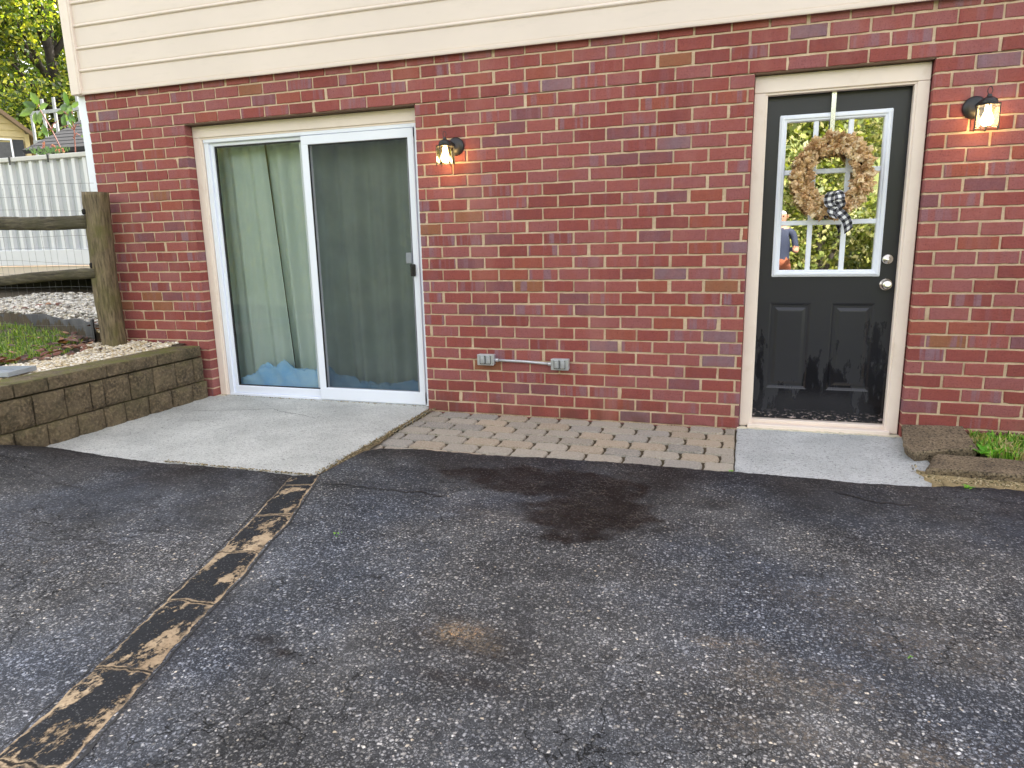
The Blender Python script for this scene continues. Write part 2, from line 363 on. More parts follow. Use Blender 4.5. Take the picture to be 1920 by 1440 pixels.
M = {}
M['brick'] = m_brick(); M['mortar'] = m_mortar(); M['asphalt'] = m_asphalt()
M['slab'] = m_concrete('slab_concrete', s2l((172, 174, 170)), s2l((206, 207, 202)), s2l((104, 104, 102)))
M['step'] = m_concrete('step_concrete', s2l((166, 170, 170)), s2l((200, 203, 203)), s2l((84, 86, 90)), .45)
M['paver'] = m_tint('paver', .9, bump=.8, bscale=150, var=(90, .55, s2l((196, 186, 170))))
M['dirt'] = simple('dirt', s2l((78, 68, 50)), .95, var=.35, scale=14, bump=.8, bscale=80, dirt=(s2l((74, 80, 44)), .8))
M['sand'] = simple('sandy_grit', s2l((176, 156, 122)), .95, var=.2, scale=20, bump=.8, bscale=120)
M['strip'] = m_strip()
M['siding'] = m_siding('vinyl_siding', s2l((226, 211, 200)))
M['trim'] = simple('trim_paint', s2l((238, 223, 211)), .5, var=.05, scale=3, bump=.05, bscale=25, dirt=(s2l((190, 166, 126)), .25))
M['white'] = simple('white_vinyl', s2l((238, 243, 255)), .35, var=.012, scale=2)
M['caulk'] = simple('caulk', s2l((214, 206, 184)), .7, var=.12, scale=30, bump=.8, bscale=60, dirt=(s2l((150, 130, 90)), .6))
M['room'] = simple('room_paint', (.25, .24, .22), .8)
M['glass'] = m_glass('window_glass', .8, (.97, .99, .975), .02)
M['mirror'] = m_glass('coated_glass', 1.0, (.35, .38, .36), .74)
M['lampglass'] = m_glass('lamp_glass', 1.0, (.96, .86, .62), .03)
M['screen'] = m_screen()
M['black'] = simple('black_metal', (.018, .018, .02), .4, var=.2)
M['gasket_gap'] = simple('gasket_gap', (.02, .02, .022), .6)
M['metal'] = simple('galvanised', (.55, .57, .6), .38, .6, var=.15, scale=30)
M['nickel'] = simple('satin_nickel', (.72, .68, .62), .25, 1.0, var=.05)
M['roof'] = simple('roof_shingle', (.018, .019, .022), .95, var=.3, scale=8, bump=.6)
M['block'] = m_block()
M['post'] = m_wood('post_wood', s2l((64, 54, 40)), s2l((138, 122, 94)), s2l((98, 94, 50)))
M['rail'] = m_wood('rail_wood', s2l((52, 46, 36)), s2l((100, 92, 72)), s2l((70, 66, 44)))
M['leaf'] = m_tint('leaf', .45, .38)
M['petal'] = m_tint('dried_petal', .7, .15)
M['pebble'] = m_tint('pebble', .7)
M['grass'] = m_tint('grass_blade', .5, .3)
M['soil'] = simple('soil', s2l((70, 60, 44)), .95, var=.3, scale=12, bump=.9, bscale=50, dirt=(s2l((60, 78, 34)), .7))
M['lawn'] = simple('lawn', (.08, .10, .045), .9, var=.4, scale=2, bump=.9, bscale=30)
M['bark'] = simple('bark', (.035, .028, .022), .9, var=.4, scale=8, bump=1., bscale=20)

# ------------------------------------------------------------------ house
CH = 0.076924; BL = 0.2032; HEAD = 27*CH; WL, WR = -4.7752, 5.08
OPEN = [(-3.8608, -1.982), (.137, 1.035)]
SID = 2.362
house = thing('house', 'brick ground floor house with beige vinyl siding above and two doors', 'house', (0, 0, 0))
def brick_wall():
    mb = MB(); g = .0055
    for k in range(-2, 32):
        z0 = k*CH+g; z1 = (k+1)*CH-g
        if z0 > SID+.1: continue
        off = 0 if k % 2 == 0 else .5
        spans = [(WL, WR)]
        if z0 < HEAD-.01:
            spans = [(WL, OPEN[0][0]), (OPEN[0][1], OPEN[1][0]), (OPEN[1][1], WR)]
            if k < 0: spans = [(WL, WR)]
        for (a, b) in spans:
            i0 = int(math.floor(a/BL-off))-1; i1 = int(math.ceil(b/BL-off))+1
            for i in range(i0, i1):
                j0 = random.uniform(-.0028, .0028)
                x0 = (i+off)*BL+g+random.uniform(-.0015, .0028); x1 = (i+1+off)*BL-g+random.uniform(-.0028, .0015)
                if random.random() < .13: x1 -= random.uniform(.003, .011)
                ea = eb = False
                if x0 < a+.027: x0 = a; ea = True
                if x1 > b-.027: x1 = b; eb = True
                if x1-x0 < .014: continue
                jz = random.uniform(-.0012, .0012); y = random.uniform(-.0012, .0012)
                c = (random.random(), (random.random()**1.6)*.95 if random.random() < .55 else .05, random.random())
                # front loop with slightly uneven arrises
                n = 6; e = .0025
                outer = []; inner = []
                for q in range(n+1):
                    t_ = q/n; x = x0+(x1-x0)*t_; outer.append((x, z0+jz+random.uniform(-.0016, .0016)))
                for q in range(n+1):
                    t_ = 1-q/n; x = x0+(x1-x0)*t_; outer.append((x, z1+jz+random.uniform(-.0011, .0011)))
                solid = list(outer)
                if random.random() < .22:   # chipped corner
                    q = random.choice([0, n, n+1, 2*n+1]); o_ = outer[q]
                    outer[q] = (o_[0]+(.006 if q in (0, 2*n+1) else -.006), o_[1]+(.004 if q <= n else -.004))
                cx, cz = (x0+x1)/2, (z0+z1)/2
                for (x, z) in outer:
                    inner.append((x+(e if x < cx else -e) if abs(x-x0) < .008 or abs(x-x1) < .008 else x, z+(e if z < cz else -e)))
                b0 = len(mb.v); m_ = len(outer); tilt = random.uniform(-.0008, .0008)
                mb.v += [(x, y, z) for x, z in [(p[0], p[1]) for p in inner]]
                mb.v += [(x, y+.0028, z) for x, z in outer]
                mb.v += [(x, y+.0075, z) for x, z in solid]; mb.v += [(x, .095, z) for x, z in solid]
                mb.face(tuple(range(b0, b0+m_)), c)
                for q in range(m_):
                    r = (q+1) % m_
                    mb.face((b0+q, b0+r, b0+m_+r, b0+m_+q), c); mb.face((b0+m_+q, b0+m_+r, b0+2*m_+r, b0+2*m_+q), c); mb.face((b0+2*m_+q, b0+2*m_+r, b0+3*m_+r, b0+3*m_+q), c)
    # mortar: gently uneven sheets, tooled just behind the brick faces
    mb.cur = 1
    def sheet(xa, xb, za, zb):
        nx = max(2, int((xb-xa)/.02)); nz = max(2, int((zb-za)/.0128)); b0 = len(mb.v)
        for j in range(nz+1):
            for i in range(nx+1):
                x = xa+(xb-xa)*i/nx; z = za+(zb-za)*j/nz
                y = .0062+.0018*math.sin(x*31+z*17)*math.sin(z*43+x*9)+random.uniform(-.0012, .0012)
                if i in (0, nx) or j in (0, nz): y = .006
                mb.v.append((x, y, z))
        for j in range(nz):
            for i in range(nx):
                p = b0+j*(nx+1)+i; mb.face((p, p+1, p+nx+2, p+nx+1))
        q = [(xa, za), (xb, za), (xb, zb), (xa, zb)]
        for k in range(4):
            a, b = q[k], q[(k+1) % 4]; mb.poly([(a[0], .006, a[1]), (b[0], .006, b[1]), (b[0], .1, b[1]), (a[0], .1, a[1])])
    i_ = .003
    sheet(WL+i_, OPEN[0][0]-i_, -.15, HEAD+.0); sheet(OPEN[0][1]+i_, OPEN[1][0]-i_, -.15, HEAD+.0); sheet(OPEN[1][1]+i_, WR-i_, -.15, HEAD+.0)
    sheet(WL+i_, WR-i_, HEAD+.004, SID+.05)
    mb.build('brick_wall', [M['brick'], M['mortar']], house, fix=False)
brick_wall()
# block core, side and rear walls, roof
mb = MB()
mb.box(WL+.01, OPEN[0][0], .1, .22, -.2, HEAD); mb.box(OPEN[0][1], OPEN[1][0], .1, .22, -.2, HEAD); mb.box(OPEN[1][1], WR-.01, .1, .22, -.2, HEAD)
mb.box(WL+.01, WR-.01, .1, .22, HEAD, 5.6)
mb.box(WL+.01, WL+.2, .22, 8, -.2, 5.6); mb.box(WR-.2, WR-.01, .22, 8, -.2, 5.6); mb.box(WL+.01, WR-.01, 7.8, 8, -.2, 5.6)
mb.build('inner_wall', M['room'], house)
mb = MB(); mb.box(WL+.2, WR-.2, .22, 7.8, -.1, -.02); mb.box(WL+.2, WR-.2, .22, 7.8, 2.3, 2.4); mb.box(-4.2, -1.6, 2.2, 2.3, -.02, 2.3)
mb.build('interior_floor', M['room'], house)
mb = MB()
for s in (0, 1):
    y0, y1 = (-.45, 4.0) if s == 0 else (8.45, 4.0)
    mb.poly([(WL-.3, y0, 5.5), (WR+.3, y0, 5.5), (WR+.3, y1, 7.6), (WL-.3, y1, 7.6)]); mb.poly([(WL-.3, y0, 5.38), (WR+.3, y0, 5.38), (WR+.3, y1, 7.48), (WL-.3, y1, 7.48)])
    mb.poly([(WL-.3, y0, 5.38), (WR+.3, y0, 5.38), (WR+.3, y0, 5.5), (WL-.3, y0, 5.5)])
for x in (WL, WR): mb.poly([(x, 0, 5.4), (x, 8, 5.4), (x, 4, 7.5)])
mb.build('roof', M['roof'], house)
# siding : dutch-lap style courses with a rounded bead at the foot of each
mb = MB(); z = SID+.012; pitch = .158
x0, x1 = WL+.005, WR
prof_all = [(-.020, SID-.012), (-.034, SID-.012), (-.036, SID-.004), (-.036, SID+.010), (-.030, SID+.0125)]
while z < 5.4:
    prof_all += [(-.026, z+.001), (-.0265, z+.003), (-.028, z+.010), (-.0275, z+.128), (-.0245, z+.131), (-.0245, z+.134), (-.033, z+.1365), (-.0375, z+.142), (-.0375, z+.148), (-.034, z+.153), (-.0265, z+.1565)]
    z += pitch
seg = 24
b0 = len(mb.v)
for i in range(seg+1):
    x = x0+(x1-x0)*i/seg; w = .0012*math.sin(i*1.7)
    for (y, zz) in prof_all: mb.v.append((x, y+w, zz+.0008*math.sin(i*2.3+zz*3)))
n = len(prof_all)
for i in range(seg):
    for k in range(n-1): mb.face((b0+i*n+k, b0+(i+1)*n+k, b0+(i+1)*n+k+1, b0+i*n+k+1))
mb.build('siding', M['siding'], house)
mb = MB(); mb.box(WL-.075, WL+.008, -.052, .06, SID-.012, 5.45, .004); mb.box(WL+.008, WL+.022, -.046, -.02, SID-.006, 5.45, .002)
mb.box(WL-.07, WL-.02, .06, 8, SID-.01, 5.45)
mb.build('corner_post', M['trim'], house)
mb = MB(); mb.box(WL-.085, WL-.004, .012, .10, .3, SID-.014, .003); mb.build('corner_trim', M['white'], house)
# soffit of the openings (steel lintels)
mb = MB()
rl = simple('rusty_lintel', s2l((92, 70, 52)), .8)
for a, b in OPEN: mb = MB(); mb.box(a+.002, b-.002, .004, .1, HEAD-.006, HEAD+.004); mb.build('lintel', rl, house)
pass

def casing(x0, x1, ztop, wl, wr, wt, y, zb=.0):
    mb = MB(); d = .022
    mb.box(x0, x0+wl, y, y+d, zb, ztop-wt-.0015, .003); mb.box(x1-wr, x1, y, y+d, zb, ztop-wt-.0015, .003)
    mb.box(x0, x1, y-.001, y+d, ztop-wt, ztop, .003)
    # stepped inner stop
    mb.box(x0+wl-.002, x0+wl+.012, y+.008, y+.055, zb, ztop-wt-.014, .002); mb.box(x1-wr-.012, x1-wr+.002, y+.008, y+.055, zb, ztop-wt-.014, .002)
    mb.box(x0+wl-.002, x1-wr+.002, y+.009, y+.055, ztop-wt-.013, ztop-wt+.001, .002)
    return mb.build('door_casing', M['trim'], house)
# sliding door
A0, A1 = OPEN[0]
c1 = casing(A0+.003, A1-.003, HEAD-.008, .062, .022, .082, .072)
mb = MB()   # outer vinyl frame
fy0, fy1 = .085, .155
mb.box(A0+.080, A0+.120, fy0+.006, fy1, .0, 1.975, .003); mb.box(A1-.052, A1-.03, fy0, fy1, .0, 1.975, .003)
mb.box(A0+.080, A1-.03, fy0-.001, fy1, 1.950, 1.978, .003); mb.box(A0+.08, A1-.03, fy0+.003, fy1, -.005, .028, .003)
sl = mb.build('sliding_door', M['white'], house)
LX0, LX1, RX0, RX1 = A0+.120, -2.905, -2.925, -2.040
mb = MB(); y0, y1 = .108, .140    # left fixed panel
mb.box(LX0, LX0+.030, y0, y1, .03, 1.95, .003); mb.box(LX0, LX1, y0+.001, y1, 1.925, 1.949, .003); mb.box(LX0, LX1, y0-.002, y1, .028, .088, .004)
mb.box(LX1-.03, LX1+.03, y0, y1, .03, 1.95, .003)
mb.build('fixed_panel', M['white'], sl)
mb = MB(); mb.box(LX0+.030, LX0+.040, y0+.012, y1-.004, .088, 1.925); mb.box(LX0+.04, LX1-.03, y0+.012, y1-.006, 1.915, 1.925); mb.box(LX0+.04, LX1-.03, y0+.012, y1-.006, .088, .095)
mb.build('gasket_gap', M['gasket_gap'], sl)
def pane(x0, x1, y, z0, z1, name, m, par):
    mb = MB(); mb.box(x0, x1, y, y+.004, z0, z1); return mb.build(name, m, par)
# single sheets stand for each sealed pane
def sheetpane(x0, x1, y, z0, z1, name, m, par):
    mb = MB(); mb.poly([(x0, y, z0), (x1, y, z0), (x1, y, z1), (x0, y, z1)]); return mb.build(name, m, par, fix=False)
sheetpane(LX0+.038, LX1-.03, y0+.018, .09, 1.92, 'glass', M['glass'], sl)
mb = MB(); ya, yb = .150, .178    # sliding panel behind
mb.box(-2.99, -2.90, ya, yb, .03, 1.95, .003); mb.box(-2.13, -2.045, ya, yb, .03, 1.95, .003); mb.box(-2.9, -2.13, ya, yb, 1.905, 1.95, .003); mb.box(-2.9, -2.13, ya, yb, .03, .10, .003)
mb.build('sliding_panel', M['white'], sl)
sheetpane(-2.905, -2.125, .162, .095, 1.91, 'glass', M['glass'], sl)
mb = MB(); s0, s1 = .078, .098   # screen frame
mb.box(RX0, RX0+.055, s0, s1, .02, 1.945, .003); mb.box(RX1-.045, RX1, s0, s1, .02, 1.945, .003)
mb.box(RX0, RX1, s0-.001, s1, 1.885, 1.946, .003); mb.box(RX0, RX1, s0-.001, s1, .018, .112, .004)
mb.box(RX0+.17, RX0+.173, s0-.0018, s0, .05, .095); mb.box(RX1-.14, RX1-.137, s0-.0018, s0, .05, .095)
mb.build('screen_frame', M['white'], sl)
mb = MB(); mb.box(RX0+.055, RX0+.060, s0+.004, s1-.002, .112, 1.885); mb.box(RX0+.06, RX1-.05, s0+.004, s1-.002, 1.878, 1.885); mb.box(RX1-.05, RX1-.045, s0+.004, s1-.002, .112, 1.885)
mb.build('screen_spline', M['gasket_gap'], sl)
sheetpane(RX0+.056, RX1-.046, s0+.010, .113, 1.884, 'insect_screen', M['screen'], sl)
mb = MB(); mb.box(RX1-.064, RX1-.026, s0-.016, s0-.002, .952, 1.036, .004); mb.box(RX1-.052, RX1-.040, s0-.024, s0-.015, .965, 1.022, .003); mb.build('latch', M['black'], sl)
mb = MB(); mb.box(-2.17, -2.125, ya-.012, ya-.001, 1.04, 1.115, .003); mb.build('handle', M['white'], sl)
mb = MB()
for i in range(60):     # uneven bead of caulk along the sill
    x = A0+.02+(A1-A0-.03)*i/60; w = (A1-A0)/60*1.2
    mb.box(x, x+w, .055+random.uniform(-.012, .004), .085, -.004, .006+random.uniform(0, .008))
mb.box(A0, A0+.08, .02, .08, -.004, .016, .006)
mb.build('sill_caulk', M['caulk'], house)

# entry door
B0, B1 = OPEN[1]
c2 = casing(B0+.002, B1-.006, HEAD-.008, .062, .060, .092, .045, zb=.012)
DX0, DX1, DZ0, DZ1, DY = .206, .966, .055, 1.972, .115
def m_door():
    t = NT('black_door_paint')
    n = t.noise(5, 6)
    col = t.mix(t.ramp(n, [(.3, 0.), (.7, 1.)]), (.005, .005, .007), (.011, .011, .014))
    tcs = t.n('ShaderNodeSeparateXYZ'); t.l(t.tc.outputs['Object'], tcs.inputs[0])
    low = t.ramp(tcs.outputs[2], [(.055, 1.), (.12, 0.)])
    chips = t.math('MULTIPLY', low, t.ramp(t.noise(60, 6, t.mapping((.5, 1, 1.6)), .75), [(.55, 0.), (.60, 1.)]))
    col = t.mix(chips, col, s2l((186, 170, 168)))
    sp = t.ramp(t.noise(170, 3), [(.71, 0.), (.73, .5)]); col = t.mix(sp, col, (.004, .004, .005))
    # dull worn tone above; dark tree reflections painted into colour and gloss as blotches
    worn_refl = t.ramp(t.math('ADD', t.noise(4.2, 8, t.mapping((2.6, 1, .8)), .6), t.math('MULTIPLY', tcs.outputs[2], .42)), [(.60, 0.), (.66, 1.)])
    col = t.mix(t.math('MULTIPLY', worn_refl, .75), col, (.027, .028, .036))
    ro = t.ramp(worn_refl, [(0., .10), (1., .33)])
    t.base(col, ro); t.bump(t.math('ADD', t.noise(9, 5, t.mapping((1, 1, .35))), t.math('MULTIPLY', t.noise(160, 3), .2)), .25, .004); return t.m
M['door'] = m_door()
def door_slab():
    # flat slab with two sunk panels: grid of faces around the holes
    P = [(.286, .521, .247, .779), (.631, .868, .247, .779)]; WZ = (.30, .86, .945, 1.845)
    xs = sorted({DX0, DX1, WZ[0], WZ[1]} | {v for p in P for v in p[:2]}); zs = sorted({DZ0, DZ1, WZ[2], WZ[3]} | {v for p in P for v in p[2:]})
    mb = MB()
    for i in range(len(xs)-1):
        for j in range(len(zs)-1):
            cx, cz = (xs[i]+xs[i+1])/2, (zs[j]+zs[j+1])/2
            if any(p[0] < cx < p[1] and p[2] < cz < p[3] for p in P): continue
            if WZ[0] < cx < WZ[1] and WZ[2] < cz < WZ[3]: continue
            mb.poly([(xs[i], DY, zs[j]), (xs[i+1], DY, zs[j]), (xs[i+1], DY, zs[j+1]), (xs[i], DY, zs[j+1])])
    for p in P:
        rings = [(0, 0.), (.006, .002), (.016, .011), (.030, .011), (.046, .002), (.052, .001)]
        loops = []
        for ins, dy in rings:
            loops.append([(p[0]+ins, DY+dy, p[2]+ins), (p[1]-ins, DY+dy, p[2]+ins), (p[1]-ins, DY+dy, p[3]-ins), (p[0]+ins, DY+dy, p[3]-ins)])
        for a, b in zip(loops, loops[1:]):
            for k in range(4): mb.poly([a[k], a[(k+1) % 4], b[(k+1) % 4], b[k]])
        mb.poly(loops[-1])
    for a, b, c, d in ((DX0, DX0, DZ0, DZ1), (DX1, DX1, DZ0, DZ1)): mb.poly([(a, DY, c), (a, DY+.044, c), (a, DY+.044, d), (a, DY, d)])
    mb.poly([(DX0, DY, DZ1), (DX1, DY, DZ1), (DX1, DY+.044, DZ1), (DX0, DY+.044, DZ1)]); mb.poly([(DX0, DY, DZ0), (DX1, DY, DZ0), (DX1, DY+.044, DZ0), (DX0, DY+.044, DZ0)])
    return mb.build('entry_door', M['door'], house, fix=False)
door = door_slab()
wx0, wx1, wz0, wz1 = .286, .874, .934, 1.857
mb = MB(); w = .04
def framebox(mb, x0, x1, z0, z1, w, ya, yb, bev):
    mb.box(x0, x0+w, ya, yb, z0, z1, bev); mb.box(x1-w, x1, ya, yb, z0, z1, bev)
    mb.box(x0+w*.5, x1-w*.5, ya+.0008, yb, z1-w, z1-.0005, bev); mb.box(x0+w*.5, x1-w*.5, ya+.0008, yb, z0+.0005, z0+w, bev)
framebox(mb, wx0, wx1, wz0, wz1, .040, DY-.014, DY+.02, .005); framebox(mb, wx0+.010, wx1-.010, wz0+.010, wz1-.010, .016, DY-.021, DY-.012, .003)
wf = mb.build('door_window', M['white'], door)
mb = MB()
for x in (.484, .667): mb.box(x-.0135, x+.0135, DY-.003, DY+.010, wz0+.038, wz1-.038, .003)
for zz in (1.249, 1.538): mb.box(wx0+.038, wx1-.038, DY-.004, DY+.009, zz-.0135, zz+.0135, .003)
mb.build('glazing_bars', M['white'], door)
sheetpane(wx0+.03, wx1-.03, DY+.012, wz0+.03, wz1-.03, 'glass', M['mirror'], door)
mb = MB(); mb.lathe([(.0, -.052), (.020, -.052), (.026, -.046), (.027, -.036), (.022, -.028), (.012, -.022), (.012, -.012), (.033, -.006), (.035, 0)], (.911, DY, .888), 'y', 28); mb.build('knob', M['nickel'], door, smooth=True)
mb = MB(); mb.lathe([(.0, -.018), (.012, -.018), (.013, -.014), (.024, -.014), (.030, -.006), (.031, 0)], (.910, DY, 1.032), 'y', 28); mb.build('deadbolt', M['nickel'], door, smooth=True)
mb = MB(); mb.box(B0+.05, B1-.05, .02, .16, .0, .030, .004); mb.box(B0+.064, B1-.068, .075, .16, .03, .052, .003); mb.build('threshold', M['trim'], house)
mb = MB()
for i in range(44):
    x = B0-.01+(B1-B0+.02)*i/44; mb.box(x, x+.026, -.004+random.uniform(-.008, .006), .04, -.004, .006+random.uniform(0, .006))
mb.box(B0-.012, B0+.045, -.012, .03, -.004, .012, .004)
mb.build('sill_caulk', M['caulk'], house)
mb = MB(); mb.box(DX0-.02, DX0, DY-.05, DY+.05, .05, 1.98); mb.box(DX1, DX1+.02, DY-.05, DY+.05, .05, 1.98); mb.box(DX0, DX1, DY-.02, DY+.05, DZ1+.002, DZ1+.02)
mb.build('door_jamb', M['trim'], house)

# ------------------------------------------------------------------ curtains and cloth behind the glass
M['curtain'] = None
def m_cloth(name, a, b, sc, rough=.9, tl=.25):
    t = NT(name); col = t.mix(t.ramp(t.noise(sc, 5), [(.3, 0.), (.7, 1.)]), a, b)
    t.base(col, rough); t.bump(t.noise(400, 2), .15, .001)
    tr = t.n('ShaderNodeBsdfTranslucent'); t.l(col, tr.inputs[0]); mx = t.n('ShaderNodeMixShader'); mx.inputs[0].default_value = tl
    t.l(t.b.outputs[0], mx.inputs[1]); t.l(tr.outputs[0], mx.inputs[2]); t.l(mx.outputs[0], t.out.inputs[0]); return t.m
M['curtain'] = m_cloth('curtain_cloth', s2l((212, 230, 226)), s2l((226, 240, 236)), 3)
M['bluecloth'] = m_cloth('blue_sheet', s2l((150, 205, 255)), s2l((190, 226, 255)), 9, .8, .1)
def curtain(label, xt0, xt1, xb0, xb1, y, ph, nf, amp):
    nx, nz = 150, 26; mb = MB()
    for j in range(nz+1):
        v = j/nz; z = 2.05-2.03*v
        for i in range(nx+1):
            u = i/nx
            x = (xt0*(1-v)+xb0*v)*(1-u)+(xt1*(1-v)+xb1*v)*u
            f = math.sin(u*nf*6.283+ph+.5*math.sin(v*2+ph))+.55*math.sin(u*nf*2.3*6.283+ph*2+v*1.6)+.35*math.sin(u*nf*.6*6.283+1)
            mb.v.append((x, y+amp*f*(.75+.35*v), z))
    for j in range(nz):
        for i in range(nx):
            p = j*(nx+1)+i; mb.face((p, p+1, p+nx+2, p+nx+1))
    o = mb.build('curtain', M['curtain'], smooth=True, fix=False); return tag(o, label, 'curtain', 'green curtains behind the sliding door')
curtain('pale green curtain hanging at the far left behind the unscreened glass', -3.98, -3.385, -3.98, -3.27, .265, .4, 3.0, .016)
curtain('wide pale green curtain spanning behind the insect screen and half the clear glass', -3.405, -1.95, -3.31, -1.95, .315, 2.1, 5.0, .034)
mb = MB(); nx, ny = 170, 34
xs = np.linspace(-3.74, -2.06, nx+1); ys = np.linspace(.180, .252, ny+1)
X, Y = np.meshgrid(xs, ys); e = np.clip((ys-.180)/.02, 0, 1)[:, None]*np.clip((.252-ys)/.012, 0, 1)[:, None]
prof = .095*np.exp(-((X+3.30)/.17)**2)+.055*np.exp(-((X+3.53)/.10)**2)+.07*np.exp(-((X+2.98)/.14)**2)+.030+.02*np.exp(-((X+2.2)/.15)**2)+.03*np.exp(-((X+2.75)/.1)**2)
wp = fbm(X*5, Y*14, 2)*5; fold = .5+.5*np.sin(X*24+Y*70+wp*1.6)*np.cos(X*11-Y*45+wp)
Z = .004+e*(prof*1.50+.070)*(.82+.26*fold)+.012*e*np.abs(np.sin(X*42+Y*95+wp*3))+.008*e*np.abs(np.sin(X*77-Y*60+wp*4)); Y = Y+.010*np.sin(X*36+wp*3+Z*30)*e
Y = Y-.026*sst(-2.98, -3.04, X)
Z[:, 0] = .004; Z[:, -1] = .004
mb.v = [(a, b, c) for a, b, c in zip(X.ravel(), Y.ravel(), Z.ravel())]
for j in range(ny):
    for i in range(nx): p = j*(nx+1)+i; mb.face((p, p+1, p+nx+2, p+nx+1))
tag(mb.build('bed_sheet', M['bluecloth'], smooth=True), 'crumpled light blue sheet lying along the inside foot of the sliding door', 'bed sheet')

# ------------------------------------------------------------------ wall lanterns
bulbm = m_emit('lit_bulb', (1.0, .72, .38), 6.5)
def lantern(loc, label):
    t = thing('wall_lantern', label, 'wall lamp', loc, 'lit lanterns on the brick wall')
    mb = MB(); mb.lathe([(.0, -.022), (.030, -.022), (.052, -.014), (.058, -.004), (.058, .0)], (.036, -.002, .028), 'y', 28); mb.tube([(.03, -.02, .035), (.018, -.06, .050), (0, -.085, .046)], .010, 10)
    mb.build('backplate', M['black'], t, smooth=True)
    cy = -.100
    mb = MB(); mb.lathe([(.0, .074), (.010, .074), (.012, .064), (.020, .060), (.034, .052), (.040, .040), (.040, .032), (.044, .030), (.052, .026), (.052, .020)], (0, cy, 0), 'z', 24); mb.build('cap', M['black'], t)
    mb = MB(); pts = [(.0+.011*math.cos(a), cy, .093+.019*math.sin(a)) for a in np.linspace(-1.5, 4.78, 16)]; mb.tube(pts, .0022, 6); mb.build('ring', M['black'], t)
    mb = MB(); n = 6; r = .058
    A = [math.radians(60*k+18) for k in range(n)]
    for k in range(n):
        x, y = r*math.cos(A[k]), cy+r*math.sin(A[k]); mb.tube([(x*.98, cy+(y-cy)*.98, .026), (x, y, -.088), (x*1.06, cy+(y-cy)*1.06, -.098)], .0028, 6)
        x2, y2 = r*math.cos(A[(k+1) % n]), cy+r*math.sin(A[(k+1) % n])
        mb.tube([(x, y, .024), (x2, y2, .024)], .0028, 6)
        mb.tube([(x, y, -.086), (x2, y2, -.086)], .0014, 6)
    mb.build('cage', M['black'], t)
    mb = MB(); rg = .055
    for k in range(n):
        a, b = A[k], A[(k+1) % n]; mb.poly([(rg*math.cos(a), cy+rg*math.sin(a), -.085), (rg*math.cos(b), cy+rg*math.sin(b), -.085), (rg*math.cos(b), cy+rg*math.sin(b), .022), (rg*math.cos(a), cy+rg*math.sin(a), .022)])
    mb.build('lamp_glass', M['lampglass'], t, fix=False)
    mb = MB(); mb.lathe([(.010, .02), (.014, .012), (.015, -.008), (.022, -.028), (.029, -.046), (.028, -.062), (.018, -.076), (.0, -.080)], (0, cy, .0), 'z', 20); mb.build('bulb', bulbm, t, smooth=True)
    return t
l1 = lantern((-1.733, 0, 1.765), 'black lantern with clear bulb beside the sliding door')
l2 = copy_tree(l1); l2.location = (1.270, 0, 1.785); l2['label'] = 'black lantern with glowing bulb to the right of the black entry door'
for ch in [x for x in bpy.data.objects if x.parent == l2 and x.name.startswith('backplate')]:
    ch.scale = (-1, 1, 1)

# ------------------------------------------------------------------ outlet boxes with conduit
ob = thing('outlet_boxes', 'two grey metal outlet boxes joined by a thin conduit low on the brick wall', 'outlet box', (-1.26, 0, .385))
for k, (cx, cz) in enumerate(((-1.519+1.26, .0075), (-1.0+1.26, -.008))):
    mb = MB(); mb.box(cx-.058, cx+.058, -.046, -.001, cz-.036, cz+.036, .004); mb.box(cx-.060, cx+.060, -.051, -.044, cz-.038, cz+.038, .003)
    b = mb.build('box', M['metal'], ob)
    for s in (-.020, .020):
        mb = MB(); mb.box(cx+s-.016, cx+s+.016, -.058, -.050, cz-.026, cz+.026, .004); mb.box(cx+s-.010, cx+s+.010, -.062, -.056, cz-.020, cz+.018, .004); mb.tube([(cx+s-.014, -.058, cz+.027), (cx+s+.014, -.058, cz+.027)], .003, 6)
        mb.build('cover', M['metal'], b)
        mb = MB(); mb.box(cx+s-.0185, cx+s+.0185, -.0545, -.0505, cz-.0285, cz+.0285, .001); mb.build('gasket_gap', M['gasket_gap'], b)  # black plate paints the dark gap around each cover
mb = MB(); mb.tube([(-.20, -.022, .004), (.0, -.020, .000), (.20, -.022, -.010)], .0095, 12); mb.tube([(-.205, -.022, .004), (-.175, -.022, .004)], .013, 12); mb.tube([(.175, -.022, -.010), (.205, -.022, -.010)], .013, 12)
mb.build('conduit', M['metal'], ob, smooth=True)

# ------------------------------------------------------------------ wreath on the door
hm = simple('hanger_steel', (.8, .8, .8), .25, .9)
mb = MB(); mb.box(.553, .577, DY-.028, DY-.0255, 1.73, 1.966); mb.box(.553, .577, DY-.028, DY+.02, 1.966, 1.969); mb.box(.553, .577, DY-.040, DY-.0275, 1.73, 1.7325); mb.box(.553, .577, DY-.042, DY-.040, 1.73, 1.75)
tag(mb.build('wreath_hanger', hm), 'thin white metal strap hooked over the top of the black door', 'wreath hanger')
wc = (.582, DY-.055, 1.505)
wt = thing('wreath', 'round wreath of dried tan leaves with a checked bow on the black door', 'wreath', wc)
mb = MB(); RW, RH = .158, .182
for k in range(5):
    ph = k*1.256; pts = []
    for q in range(49):
        a = 2*math.pi*q/48; rr = .012*math.cos(a*7+ph)
        pts.append(((RW+rr)*math.cos(a), .015+.012*math.sin(a*7+ph), (RH+rr)*math.sin(a)))
    mb.tube(pts, .006, 6, cap=False)
mb.build('twig_ring', simple('twigs', s2l((70, 48, 32)), .9), wt)
mb = MB()
